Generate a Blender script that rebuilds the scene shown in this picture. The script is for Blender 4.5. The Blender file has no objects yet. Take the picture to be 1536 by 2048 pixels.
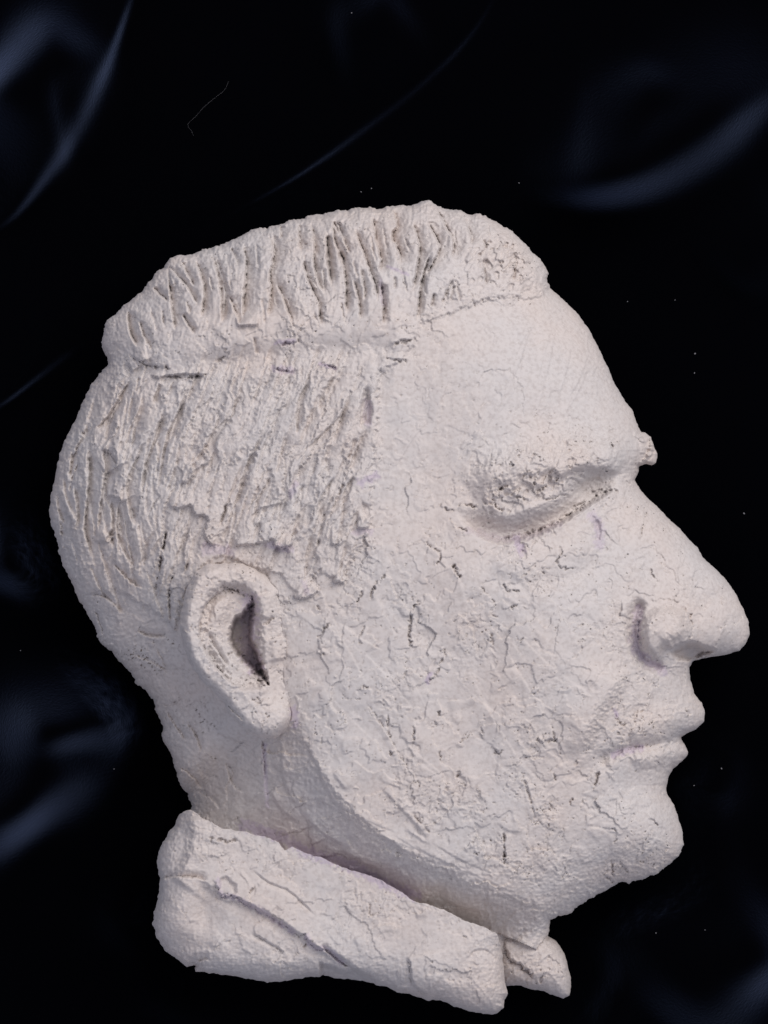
import bpy, math, random
import numpy as np

# ------------------------------------------------------------------ camera, light, exposure
S = 0.00015            # metres per photo pixel on the cloth plane
CAM_Z = 0.75           # camera height above the cloth
CU, CV = 768.0, 1024.0
scene = bpy.context.scene
COL = scene.collection

cam_data = bpy.data.cameras.new('camera')
cam_data.sensor_fit = 'VERTICAL'
cam_data.sensor_height = 24.0
cam_data.lens = 12.0 * CAM_Z / (1024 * S)
cam_data.clip_start = 0.01
cam_data.clip_end = 50.0
cam = bpy.data.objects.new('camera', cam_data)
cam.location = (0, 0, CAM_Z)
COL.objects.link(cam)
scene.camera = cam

world = bpy.data.worlds.new('World')
scene.world = world
world.use_nodes = True
bg = world.node_tree.nodes['Background']
bg.inputs['Color'].default_value = (0.83, 0.84, 1.0, 1)
bg.inputs['Strength'].default_value = 0.47


def area_light(name, loc, target, size, power, color):
    d = bpy.data.lights.new(name, 'AREA')
    d.shape = 'SQUARE'
    d.size = size
    d.energy = power
    d.color = color
    o = bpy.data.objects.new(name, d)
    o.location = loc
    v = [t - l for t, l in zip(target, loc)]
    from mathutils import Vector
    o.rotation_euler = Vector(v).to_track_quat('-Z', 'Y').to_euler()
    COL.objects.link(o)
    return o


area_light('window_light', (0.60, 0.74, 1.10), (0.0, 0.0, 0.04), 1.1, 17.5, (1.0, 0.93, 0.87))

scene.view_settings.view_transform = 'Standard'
scene.view_settings.look = 'None'
scene.view_settings.exposure = 0.0
scene.view_settings.gamma = 1.0
scene.view_settings.use_curve_mapping = False

# ------------------------------------------------------------------ noise and field helpers
G = 1.6
NX, NY = 961, 1281
us = (np.arange(NX) * G).astype(np.float32)
vs = (np.arange(NY) * G).astype(np.float32)
U, V = np.meshgrid(us, vs)
RNG = np.random.RandomState(11)


def perlin(x, y, seed):
    r = np.random.RandomState(seed)
    a = r.rand(128, 128) * 2 * np.pi
    gx, gy = np.cos(a).astype(np.float32), np.sin(a).astype(np.float32)
    xi = np.floor(x).astype(np.int32); yi = np.floor(y).astype(np.int32)
    fx = (x - xi).astype(np.float32); fy = (y - yi).astype(np.float32)
    x0 = xi & 127; x1 = (xi + 1) & 127; y0 = yi & 127; y1 = (yi + 1) & 127
    sx = fx * fx * fx * (fx * (fx * 6 - 15) + 10)
    sy = fy * fy * fy * (fy * (fy * 6 - 15) + 10)
    n00 = gx[y0, x0] * fx + gy[y0, x0] * fy
    n10 = gx[y0, x1] * (fx - 1) + gy[y0, x1] * fy
    n01 = gx[y1, x0] * fx + gy[y1, x0] * (fy - 1)
    n11 = gx[y1, x1] * (fx - 1) + gy[y1, x1] * (fy - 1)
    a0 = n00 + sx * (n10 - n00)
    a1 = n01 + sx * (n11 - n01)
    return (a0 + sy * (a1 - a0)) * 1.4


def fbm(scale, octv, seed, x=None, y=None, gain=0.5):
    x = U if x is None else x
    y = V if y is None else y
    out = np.zeros(x.shape, np.float32)
    amp, f = 1.0, 1.0 / scale
    for i in range(octv):
        out += amp * perlin(x * f + 17.3 * i, y * f + 9.1 * i, seed + i)
        amp *= gain; f *= 2.03
    return out


def sstep(a, b, x):
    t = np.clip((x - a) / (b - a), 0, 1)
    return t * t * (3 - 2 * t)


def spline(pts, step=9.0):
    p = np.array(pts, float)
    if len(p) < 3:
        q = p
        n = max(2, int(np.hypot(*(q[-1] - q[0])) / step) + 1)
        t = np.linspace(0, 1, n)[:, None]
        return q[0] * (1 - t) + q[-1] * t
    e = np.vstack([2 * p[0] - p[1], p, 2 * p[-1] - p[-2]])
    out = []
    for i in range(len(p) - 1):
        p0, p1, p2, p3 = e[i:i + 4]
        n = max(2, int(np.hypot(*(p2 - p1)) / step) + 1)
        t = np.linspace(0, 1, n, endpoint=False)[:, None]
        out.append(0.5 * (2 * p1 + (p2 - p0) * t + (2 * p0 - 5 * p1 + 4 * p2 - p3) * t ** 2
                          + (3 * p1 - p0 - 3 * p2 + p3) * t ** 3))
    out.append(p[-1:])
    return np.vstack(out)


def path_field(path, pad, UU=None, VV=None, axes=None):
    """distance, signed offset (positive = right hand while walking the path, y down) and 0..1 position"""
    ua, va = axes if axes else (us, vs)
    lo = path.min(0) - pad; hi = path.max(0) + pad
    i0, i1 = np.searchsorted(ua, lo[0]), np.searchsorted(ua, hi[0])
    j0, j1 = np.searchsorted(va, lo[1]), np.searchsorted(va, hi[1])
    if i1 - i0 < 2 or j1 - j0 < 2:
        return None
    uu, vv = np.meshgrid(ua[i0:i1], va[j0:j1])
    best = np.full(uu.shape, 1e9, np.float32)
    sgn = np.zeros_like(best); par = np.zeros_like(best)
    seg = np.hypot(*(path[1:] - path[:-1]).T)
    cum = np.concatenate([[0], np.cumsum(seg)]); L = cum[-1] + 1e-6
    for k in range(len(path) - 1):
        a = path[k]; d = path[k + 1] - a; l2 = d @ d + 1e-9
        du = uu - a[0]; dv = vv - a[1]
        t = np.clip((du * d[0] + dv * d[1]) / l2, 0, 1)
        ex = du - t * d[0]; ey = dv - t * d[1]
        dd = ex * ex + ey * ey
        m = dd < best
        best = np.where(m, dd, best)
        sgn = np.where(m, np.sign(dv * d[0] - du * d[1]), sgn)
        par = np.where(m, (cum[k] + t * seg[k]) / L, par)
    dist = np.sqrt(best)
    return (slice(j0, j1), slice(i0, i1)), dist, dist * sgn, par


def poly_sd(poly, pad=None):
    """signed distance to a closed polygon, positive inside"""
    P = np.array(poly, np.float32); Q = np.roll(P, -1, 0)
    best = np.full(U.shape, 1e9, np.float32)
    inside = np.zeros(U.shape, bool)
    if pad is not None:
        lo = P.min(0) - pad; hi = P.max(0) + pad
        i0, i1 = np.searchsorted(us, lo[0]), np.searchsorted(us, hi[0])
        j0, j1 = np.searchsorted(vs, lo[1]), np.searchsorted(vs, hi[1])
    else:
        i0, i1, j0, j1 = 0, NX, 0, NY
    sl = (slice(j0, j1), slice(i0, i1))
    uu, vv = U[sl], V[sl]; b = best[sl]; ins = inside[sl]
    for a, c in zip(P, Q):
        d = c - a; l2 = float(d @ d) + 1e-9
        du = uu - a[0]; dv = vv - a[1]
        t = np.clip((du * d[0] + dv * d[1]) / l2, 0, 1)
        ex = du - t * d[0]; ey = dv - t * d[1]
        np.minimum(b, ex * ex + ey * ey, out=b)
        if a[1] != c[1]:
            cond = ((a[1] > vv) != (c[1] > vv)) & (uu < (c[0] - a[0]) * (vv - a[1]) / (c[1] - a[1]) + a[0])
            ins ^= cond
    best = np.sqrt(best)
    return np.where(inside, best, -best)


def poly_sd_half(poly):
    """the same on every second grid point, then upsampled (fast, for the big outlines)"""
    global U, V, us, vs, NX, NY
    keep = (U, V, us, vs, NX, NY)
    us, vs = us[::2], vs[::2]; NX, NY = len(us), len(vs)
    U, V = np.meshgrid(us, vs)
    r = poly_sd(poly)
    U, V, us, vs, NX, NY = keep
    return up2(r, U.shape, 2)


def inside_poly(poly, x, y):
    ins = np.zeros(x.shape, bool)
    n = len(poly)
    for k in range(n):
        a, c = poly[k], poly[(k + 1) % n]
        if a[1] != c[1]:
            ins ^= ((a[1] > y) != (c[1] > y)) & (x < (c[0] - a[0]) * (y - a[1]) / (c[1] - a[1]) + a[0])
    return ins


def up2(a, shape, f):
    """bilinear upsample of a coarse array sampled every f cells"""
    j = np.arange(shape[0]) / f; i = np.arange(shape[1]) / f
    j0 = np.minimum(j.astype(int), a.shape[0] - 2); i0 = np.minimum(i.astype(int), a.shape[1] - 2)
    fj = (j - j0)[:, None].astype(np.float32); fi = (i - i0)[None, :].astype(np.float32)
    A = a[j0][:, i0]; B = a[j0][:, i0 + 1]; C_ = a[j0 + 1][:, i0]; D_ = a[j0 + 1][:, i0 + 1]
    return (A * (1 - fi) + B * fi) * (1 - fj) + (C_ * (1 - fi) + D_ * fi) * fj


def inflate(sd, lam):
    """smooth 0..1 dome: 0 on the outline, flat in the middle"""
    phi = None
    for f in (16, 8, 4):
        s = sd[::f, ::f]; m = s > 0; h = G * f
        if phi is None:
            phi = np.zeros(s.shape, np.float32)
        else:
            phi = up2(phi, s.shape, 2) * m
        k = h * h / (lam * lam)
        for it in range({16: 500, 8: 260, 4: 160}[f]):
            nb = np.zeros_like(phi)
            nb[1:-1, 1:-1] = phi[:-2, 1:-1] + phi[2:, 1:-1] + phi[1:-1, :-2] + phi[1:-1, 2:]
            phi = np.where(m, (nb + k) / (4 + k), 0)
    s = sd[::4, ::4]
    ratio = np.where(s > 3, phi / np.maximum(s, 3), 0)
    w = (s > 3).astype(np.float32)
    for _ in range(6):                       # spread the ratio past the outline
        rs = np.zeros_like(ratio); ws = np.zeros_like(w)
        for dj in (-1, 0, 1):
            for di in (-1, 0, 1):
                rs += np.roll(np.roll(ratio * w, dj, 0), di, 1); ws += np.roll(np.roll(w, dj, 0), di, 1)
        fill = (w == 0) & (ws > 0)
        ratio = np.where(fill, rs / np.maximum(ws, 1e-6), ratio); w = np.where(fill, 1, w)
    return np.sqrt(np.clip(up2(ratio, sd.shape, 4) * np.maximum(sd, 0), 0, 1))


def crop(ox, oy, sc, pts):
    return [(ox + x / sc, oy + y / sc) for x, y in pts]


RAG = fbm(9, 3, 70)                          # raggedness shared by strokes
RAG2 = fbm(5.5, 2, 170)
BREAK = 0.25 + 0.95 * sstep(-0.35, 0.3, fbm(15, 2, 172))


class Field:
    def __init__(self, H):
        self.H = H

    def bump(self, cx, cy, rx, ry, ang, amp):
        r = max(rx, ry) * 2.6
        i0, i1 = np.searchsorted(us, cx - r), np.searchsorted(us, cx + r)
        j0, j1 = np.searchsorted(vs, cy - r), np.searchsorted(vs, cy + r)
        sl = (slice(j0, j1), slice(i0, i1))
        c, s = math.cos(math.radians(ang)), math.sin(math.radians(ang))
        x = U[sl] - cx; y = V[sl] - cy
        p = (x * c + y * s) / rx; q = (-x * s + y * c) / ry
        self.H[sl] += amp * np.exp(-(p * p + q * q))

    def ridge(self, pts, w, amp, rag=0.0, taper=0.15):
        f = path_field(spline(pts), w * 3 + 8)
        if f is None: return
        sl, d, t, a = f
        d = np.abs(d + rag * RAG[sl] * w)
        e = sstep(0, taper, a) * sstep(0, taper, 1 - a) if taper else 1
        self.H[sl] += amp * np.exp(-(d / w) ** 2) * e

    def groove(self, pts, w, dep, side=1, lip=0.25, rag=3.0, taper=0.18, cutk=0.3, wall=2.2):
        """knife groove: sharp wall on the path, easing out over w on one side, small lip on the other"""
        f = path_field(spline(pts), w * 1.6 + 12)
        if f is None: return
        sl, d, t, a = f
        t = t * side + rag * RAG[sl]
        e = sstep(0, taper, a) * sstep(0, taper, 1 - a)
        lim = sstep(w * 1.5 + 8, w * 1.1, d)
        tin = np.clip(t / w, 0, 1)
        prof = np.where(t > 0, -(1 - tin) ** 1.3 * sstep(0, wall, t), lip * np.exp(t / (0.5 * w)) * sstep(0, 2.0, -t))
        cut = np.exp(-((t - 1.2) / 1.9) ** 2) * BREAK[sl]
        self.H[sl] += dep * (prof - cutk * cut) * e * lim

    def crack(self, pts, w, dep, rag=2.5, taper=0.12):
        f = path_field(spline(pts, 6), w * 3 + 10)
        if f is None: return
        sl, d, t, a = f
        tt_ = t + rag * (RAG[sl] * 1.3 + 0.9 * RAG2[sl])
        ww = w * 0.5 * (0.6 + 0.5 * BREAK[sl])
        lim = sstep(w * 3 + 8, w * 2 + 4, np.abs(t))
        e = sstep(0, taper, a) * sstep(0, taper, 1 - a)
        side = 1 if (int(pts[0][0] * 7) % 2) else -1
        self.H[sl] += (-0.7 * dep * BREAK[sl] * np.exp(-(tt_ / ww) ** 2) + 0.28 * dep * sstep(-2, 2, tt_ * side) * np.exp(-(d / 11) ** 2)) * e * lim

    def cliff(self, pts, h, fall, side=1, sharp=3.0, rag=2.0, taper=0.1, low=0.0, lowfall=20.0):
        """raised edge: up by h on one side, fading away over fall px"""
        f = path_field(spline(pts), fall * 3 + 10)
        if f is None: return
        sl, d, t, a = f
        t = t * side + rag * RAG[sl]
        e = sstep(0, taper, a) * sstep(0, taper, 1 - a) if taper else 1
        up = sstep(-sharp, sharp, t)
        fade = np.exp(-(d / fall) ** 2)
        self.H[sl] += (h * up * fade - low * (1 - up) * np.exp(-(d / lowfall) ** 2)) * e

    def pit(self, poly, dep, soft=6.0, rag=2.0):
        P = np.array(poly)
        lo = P.min(0) - 20; hi = P.max(0) + 20
        i0, i1 = np.searchsorted(us, lo[0]), np.searchsorted(us, hi[0])
        j0, j1 = np.searchsorted(vs, lo[1]), np.searchsorted(vs, hi[1])
        sl = (slice(j0, j1), slice(i0, i1))
        sd = poly_sd(poly, 20)[sl] + rag * RAG[sl]
        self.H[sl] -= dep * sstep(0, soft, sd)


# ------------------------------------------------------------------ traced outlines (photo pixels)
HEAD = [(204, 683), (208, 650), (222, 634), (256, 605), (281, 585), (305, 556), (310, 548), (333, 527), (343, 515),
        (357, 511), (372, 512), (401, 502), (434, 492), (463, 479), (486, 471), (501, 460), (518, 455), (535, 458),
        (564, 447), (587, 440), (632, 430), (682, 420), (741, 414), (754, 418), (767, 414), (786, 412), (822, 410),
        (843, 403), (858, 401), (868, 409), (881, 414), (897, 419), (920, 421), (943, 429), (959, 427), (972, 432),
        (992, 443), (1014, 456), (1034, 471), (1053, 489), (1070, 510), (1086, 528), (1096, 543), (1096, 557),
        (1100, 577), (1116, 590), (1137, 609), (1160, 634), (1181, 664), (1198, 699), (1216, 736), (1230, 769),
        (1244, 793), (1258, 812), (1267, 824), (1273, 846), (1282, 865), (1291, 866), (1302, 874), (1307, 894),
        (1315, 907), (1312, 926), (1303, 931), (1291, 928), (1278, 933), (1277, 944), (1269, 960), (1280, 978),
        (1299, 1000), (1322, 1021), (1335, 1035), (1360, 1057), (1379, 1080), (1395, 1095), (1404, 1114), (1429, 1136),
        (1444, 1151), (1460, 1170), (1475, 1193), (1486, 1218), (1497, 1244), (1499, 1269), (1492, 1288), (1478, 1302),
        (1453, 1309), (1429, 1313), (1404, 1317), (1385, 1323), (1379, 1334), (1381, 1359), (1388, 1387), (1404, 1406),
        (1410, 1426), (1408, 1443), (1397, 1454), (1385, 1461), (1361, 1474), (1368, 1487), (1377, 1505), (1371, 1517),
        (1358, 1526), (1347, 1536), (1338, 1552), (1333, 1572), (1334, 1587), (1345, 1605), (1355, 1629), (1363, 1657),
        (1368, 1689), (1356, 1712), (1338, 1732), (1312, 1746), (1280, 1759), (1257, 1767), (1244, 1764), (1215, 1779),
        (1174, 1800), (1152, 1819), (1133, 1829), (1099, 1839), (1099, 1861), (1095, 1873), (1060, 1910), (960, 1900),
        (880, 1870), (780, 1820), (680, 1780), (560, 1730), (470, 1700), (410, 1670), (383, 1640), (383, 1617),
        (376, 1588), (360, 1569), (350, 1533), (337, 1500), (323, 1471), (324, 1452), (314, 1425), (308, 1403),
        (292, 1382), (272, 1367), (264, 1347), (243, 1328), (223, 1302), (200, 1285), (187, 1250), (168, 1217),
        (148, 1181), (137, 1155), (125, 1126), (116, 1102), (113, 1078), (104, 1052), (99, 1023), (103, 987),
        (109, 961), (114, 932), (119, 909), (127, 886), (139, 860), (155, 831), (168, 799), (181, 770), (200, 747),
        (217, 726), (209, 709)]
COLLAR = [(358, 1627), (381, 1619), (417, 1642), (449, 1658), (488, 1663), (527, 1673), (557, 1684), (569, 1700), (583, 1694),
          (622, 1710), (654, 1720), (693, 1739), (733, 1748), (762, 1760), (801, 1783), (830, 1803), (872, 1813),
          (908, 1830), (941, 1845), (970, 1855), (993, 1865), (1003, 1891), (1006, 1926), (1011, 1965), (1016, 1988),
          (1009, 2000), (1007, 2016), (993, 2027), (967, 2029), (934, 2021), (905, 2011), (879, 2000), (856, 2001),
          (830, 1992), (798, 1985), (772, 1974), (742, 1965), (713, 1959), (674, 1957), (645, 1948), (638, 1953),
          (599, 1956), (563, 1964), (534, 1964), (501, 1958), (462, 1951), (423, 1946), (391, 1943), (392, 1930),
          (374, 1932), (352, 1918), (329, 1901), (313, 1873), (306, 1850), (308, 1824), (316, 1798), (319, 1762),
          (314, 1726), (319, 1697), (335, 1668), (350, 1648)]
POINT = [(985, 1850), (1040, 1840), (1085, 1850), (1096, 1873), (1104, 1876), (1120, 1892), (1131, 1913), (1138, 1940), (1143, 1972), (1138, 1992),
         (1126, 1998), (1110, 1992), (1087, 1982), (1061, 1978), (1035, 1970), (1005, 1972), (990, 1930), (980, 1880)]
EAR = [(415, 1129), (391, 1143), (375, 1172), (365, 1208), (360, 1250), (365, 1287), (378, 1323), (399, 1357),
       (425, 1383), (446, 1404), (456, 1425), (477, 1448), (498, 1466), (524, 1478), (550, 1477), (573, 1461),
       (589, 1440), (590, 1422), (580, 1398), (574, 1360), (572, 1320), (574, 1290), (570, 1250), (566, 1210), (560, 1175),
       (532, 1146), (503, 1131), (467, 1125), (438, 1127)]
JAW = [(500, 1380), (560, 1450), (598, 1505), (640, 1580), (702, 1645), (780, 1690), (860, 1716), (905, 1732), (955, 1762), (1025, 1788), (1070, 1808), (1110, 1832), (1160, 1842)]

# ------------------------------------------------------------------ head: broad form
edge_n = fbm(22, 3, 5) * 3.0 + fbm(7, 2, 9) * 1.3
rough_edge = np.where((U < 420) | ((V < 600) & (U < 1100)) | (V > 1700), 1.0, 0.45)
HEAD_SD = poly_sd_half(HEAD) + edge_n * rough_edge
HEAD_EXT = [p for p in HEAD]
Z0, AH = 125.0, 300.0
k0 = HEAD.index((1099, 1861)); k1 = HEAD.index((383, 1617))
FORM = HEAD[:k0 + 1] + [(1094, 1930), (1070, 2060), (800, 2080), (450, 2000), (250, 1850), (300, 1690)] + HEAD[k1:]
dome = inflate(poly_sd_half(FORM) + edge_n * rough_edge, 210)
H = Z0 + AH * dome
F = Field(H)

# jaw turning under to the neck
f = path_field(spline(JAW), 420)
sl, d, t, a = f
tt = t + RAG[sl] * 5
g = path_field(spline(COLLAR[1:21]), 500)
dcr = np.full(U.shape, 400.0, np.float32); dcr[g[0]] = g[1] * np.where(g[2] < 0, 1, -1)
dc = np.clip(dcr[sl], 0, 400)
s0 = 24.0 - 20.0 * sstep(0.35, 0.6, a)
ramp = np.where(tt > -s0, (tt + s0) / (tt + s0 + np.minimum(dc, 170) + 4), 0)
ramp = np.clip(ramp, 0, 1)
ramp = ramp ** (0.9 + 0.4 * sstep(0.35, 0.65, a))
H[sl] -= 116 * ramp * sstep(0.02, 0.12, a) * sstep(0, 0.12, 1 - a) * sstep(420, 200, d)
# hollow behind the ear and under the lobe
F.bump(400, 1470, 130, 190, -30, -62)
F.bump(300, 1290, 90, 150, -35, -22)

# face forms
F.bump(1010, 1170, 190, 80, 8, 16)            # cheekbone
F.bump(1120, 1330, 110, 130, 0, 26)           # cheek
F.bump(850, 960, 80, 180, 10, -10)            # temple
F.bump(1010, 740, 150, 130, 0, 10)            # forehead
F.bump(1290, 1675, 75, 70, 0, 26)             # chin
F.bump(1250, 1590, 80, 40, -15, -12)          # below the lip
F.bump(700, 1500, 110, 160, 30, 10)           # jaw angle
F.bump(900, 1450, 120, 120, 0, -6)
F.ridge([(930, 985), (1000, 945), (1080, 925), (1160, 915), (1240, 905), (1285, 890)], 36, 34, 0.15, 0.2)   # brow
F.ridge([(1270, 985), (1330, 1060), (1390, 1135), (1440, 1200)], 40, 10)
# socket under the brow: falls away below the brow edge, rises sharply again at the lower lid
sock = [(912, 1020), (955, 1062), (1005, 1080), (1050, 1072), (1100, 1052), (1150, 1022), (1200, 990), (1245, 972)]
fs = path_field(spline(sock), 120)
sl, d, t, a = fs
tt = -(t + RAG[sl] * 2.2)                     # positive = above the lid line
e = sstep(0, 0.2, a) * sstep(0, 0.2, 1 - a)
wid = 46.0 + 8 * a
x_ = np.clip(tt / wid, 0, 1)
prof = np.where(tt > 0, (1 - x_) ** 1.5 * (1 + 1.5 * x_), sstep(-11, 2, tt))
H[sl] -= 46 * prof * e * sstep(110, 90, d)
F.bump(1190, 966, 56, 24, -18, -36)
F.bump(1005, 1052, 50, 22, 15, -7)
F.crack([(985, 1072), (1020, 1078), (1060, 1068), (1110, 1048), (1160, 1016), (1205, 990), (1240, 978)], 5, 15, rag=3)
F.crack([(1180, 985), (1215, 978), (1240, 984)], 4, 12)
F.ridge([(1020, 1015), (1075, 1018), (1120, 1000), (1160, 975)], 15, 6, 0.1)
F.cliff([(1112, 966), (1136, 946), (1165, 937), (1205, 940), (1240, 948)], 12, 26, side=-1, sharp=6, rag=3, low=3, lowfall=18)
F.ridge([(975, 1108), (1050, 1128), (1130, 1110), (1190, 1065)], 26, 9, 0.1)
F.ridge([(960, 1150), (1060, 1172), (1150, 1150), (1215, 1100)], 16, -6, 0.2)
cs_, sn_ = math.cos(-0.33), math.sin(-0.33)
lu = (U - 1075) * cs_ + (V - 968) * sn_; lv = -(U - 1075) * sn_ + (V - 968) * cs_
lump = np.exp(-((lu / 135) ** 4 + (lv / 34) ** 2))
H += lump * (9 * fbm(32, 2, 171) + 8 * sstep(0.0, 0.07, fbm(30, 3, 173)) - 5 * sstep(0.25, 0.36, fbm(24, 2, 174)))
F.crack(crop(860, 780, 3.072, [(380, 640), (430, 620), (480, 580)]), 5, 20)
F.crack(crop(860, 780, 3.072, [(380, 660), (400, 710), (450, 745)]), 3.5, 16)
F.crack(crop(860, 780, 3.072, [(520, 665), (565, 655)]), 4, 18)
F.crack(crop(860, 780, 3.072, [(170, 705), (260, 715), (300, 735)]), 3.5, 14)
F.crack(crop(860, 780, 3.072, [(120, 780), (150, 830), (190, 860), (250, 850)]), 3, 12)
F.crack(crop(860, 780, 3.072, [(60, 700), (110, 740), (150, 735)]), 2.5, 10)
F.crack(crop(860, 780, 3.072, [(650, 640), (690, 600), (720, 600)]), 4, 14)
F.crack(crop(860, 780, 3.072, [(1055, 480), (1095, 500)]), 3, 14)
F.crack(crop(860, 780, 3.072, [(1110, 320), (1120, 360)]), 3.5, 14)
F.crack(crop(860, 780, 3.072, [(1125, 325), (1170, 315)]), 2.5, 9)
F.pit(crop(860, 780, 3.072, [(600, 445), (615, 400), (640, 370), (655, 395), (645, 425), (620, 450)]), 7, 4)
F.crack(crop(860, 780, 3.072, [(640, 380), (685, 440)]), 2.2, 8)
F.crack(crop(860, 780, 3.072, [(490, 440), (515, 470)]), 3, 12)
F.crack(crop(860, 780, 3.072, [(580, 498), (640, 497), (680, 505)]), 2, 8)
F.crack(crop(860, 780, 3.072, [(680, 690), (750, 665), (850, 640)]), 2.4, 10)
F.crack(crop(860, 780, 3.072, [(1000, 640), (1060, 625), (1130, 640)]), 4, 12)
F.crack(crop(860, 780, 3.072, [(860, 740), (930, 700), (970, 670)]), 4, 14)
F.crack(crop(860, 780, 3.072, [(1335, 730), (1320, 800), (1300, 860), (1300, 920)]), 2.4, 9)
F.crack(crop(860, 780, 3.072, [(140, 1070), (160, 1110), (190, 1150)]), 3.5, 14)
F.crack(crop(860, 780, 3.072, [(790, 950), (810, 1000), (780, 1060), (830, 1100), (900, 1090)]), 2.6, 9)
F.crack(crop(860, 780, 3.072, [(1350, 1090), (1380, 1160), (1410, 1180)]), 2.6, 9)
F.pit(crop(860, 780, 3.072, [(990, 760), (1040, 790), (1060, 850), (1050, 940), (1015, 920), (1005, 840)]), 8, 7)
F.pit(crop(860, 780, 3.072, [(520, 920), (580, 930), (600, 1000), (610, 1050), (560, 1040), (530, 980)]), 7, 6)

# nose wing, nostril, tip
F.bump(1332, 1254, 52, 52, 0, 20)
F.pit([(1280, 1302), (1273, 1262), (1282, 1228), (1310, 1208), (1345, 1206), (1376, 1222), (1384, 1262), (1374, 1284), (1350, 1292), (1335, 1305), (1318, 1322), (1296, 1318)], -30, 26, 2)
F.bump(1440, 1258, 55, 42, 20, 14)
F.ridge([(1290, 1198), (1272, 1222), (1267, 1262), (1274, 1298), (1292, 1324), (1332, 1336)], 12, -32, 0.25, 0.12)
F.crack([(1283, 1225), (1277, 1262), (1284, 1300)], 3.5, 9)
F.crack([(1366, 1212), (1380, 1232), (1385, 1262), (1376, 1284)], 3.2, 10)
F.crack([(1300, 1202), (1330, 1198), (1362, 1206)], 2.6, 7)
F.pit([(1336, 1306), (1350, 1293), (1374, 1284), (1396, 1288), (1432, 1302), (1410, 1318), (1385, 1326), (1352, 1322)], 62, 13, 2)
F.cliff([(1338, 1302), (1352, 1291), (1376, 1283), (1400, 1288), (1440, 1302)], 14, 30, side=-1, sharp=4, rag=2)
F.cliff(crop(1060, 1080, 3.227, [(1010, 430), (1040, 540), (1025, 640), (960, 670), (890, 710)]), 7, 26, side=1, sharp=2.5, rag=3)
# nasolabial fold, mouth
F.cliff([(1258, 1330), (1238, 1380), (1205, 1430), (1180, 1480), (1172, 1530)], 22, 70, side=1, sharp=20, rag=6, taper=0.25)
F.ridge([(1190, 1528), (1235, 1505), (1275, 1495), (1320, 1490), (1380, 1472)], 12, -17, 0.4, 0.12)
F.crack([(1225, 1508), (1265, 1496), (1310, 1491), (1350, 1480)], 4, 9)
F.bump(1195, 1530, 30, 40, 20, -12)
F.ridge([(1250, 1470), (1310, 1450), (1370, 1437), (1405, 1430)], 26, 15, 0.2)
F.ridge([(1260, 1525), (1310, 1515), (1365, 1508)], 18, 12, 0.2)
F.crack(crop(1000, 1380, 3.072, [(612, 490), (590, 560), (575, 630)]), 3.5, 15)
F.crack(crop(1000, 1380, 3.072, [(700, 130), (730, 200), (780, 240)]), 3, 10)
F.crack(crop(1000, 1380, 3.072, [(850, 120), (820, 190)]), 2.5, 8)
F.crack(crop(1000, 1380, 3.072, [(1140, 110), (1165, 160)]), 3.5, 10)
F.crack(crop(1000, 1380, 3.072, [(900, 795), (940, 800), (970, 840)]), 2.4, 9)
F.crack(crop(1000, 1380, 3.072, [(620, 850), (700, 855), (715, 900), (700, 950)]), 2.4, 9)
F.crack(crop(1000, 1380, 3.072, [(390, 840), (400, 940)]), 2.4, 8)
F.crack(crop(1000, 1380, 3.072, [(300, 690), (325, 730)]), 2.4, 9)
F.crack(crop(1000, 1380, 3.072, [(470, 430), (468, 475)]), 3, 10)
F.crack(crop(1000, 1380, 3.072, [(440, 660), (430, 710)]), 2.6, 10)
F.crack(crop(1000, 1380, 3.072, [(520, 670), (485, 730)]), 2.6, 10)
F.crack(crop(1000, 1380, 3.072, [(345, 290), (360, 350), (375, 400)]), 3, 10)
F.crack(crop(1000, 1380, 3.072, [(230, 280), (240, 320), (330, 300)]), 3, 10)
F.crack(crop(1000, 1380, 3.072, [(150, 540), (190, 680), (215, 800)]), 2.2, 8, rag=0.6)
F.crack(crop(1000, 1380, 3.072, [(30, 880), (25, 980), (28, 1080)]), 3, 14)
F.crack(crop(1000, 1380, 3.072, [(330, 500), (340, 560)]), 2.6, 9)
F.crack(crop(1000, 1380, 3.072, [(640, 1120), (650, 1150), (720, 1185)]), 4.5, 18)
F.crack(crop(1000, 1380, 3.072, [(690, 1060), (690, 1120), (720, 1150)]), 3.5, 12)
F.crack(crop(1000, 1380, 3.072, [(740, 1060), (790, 1130)]), 3, 9)
F.crack(crop(1000, 1380, 3.072, [(860, 1050), (890, 1070)]), 3, 9)

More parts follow.
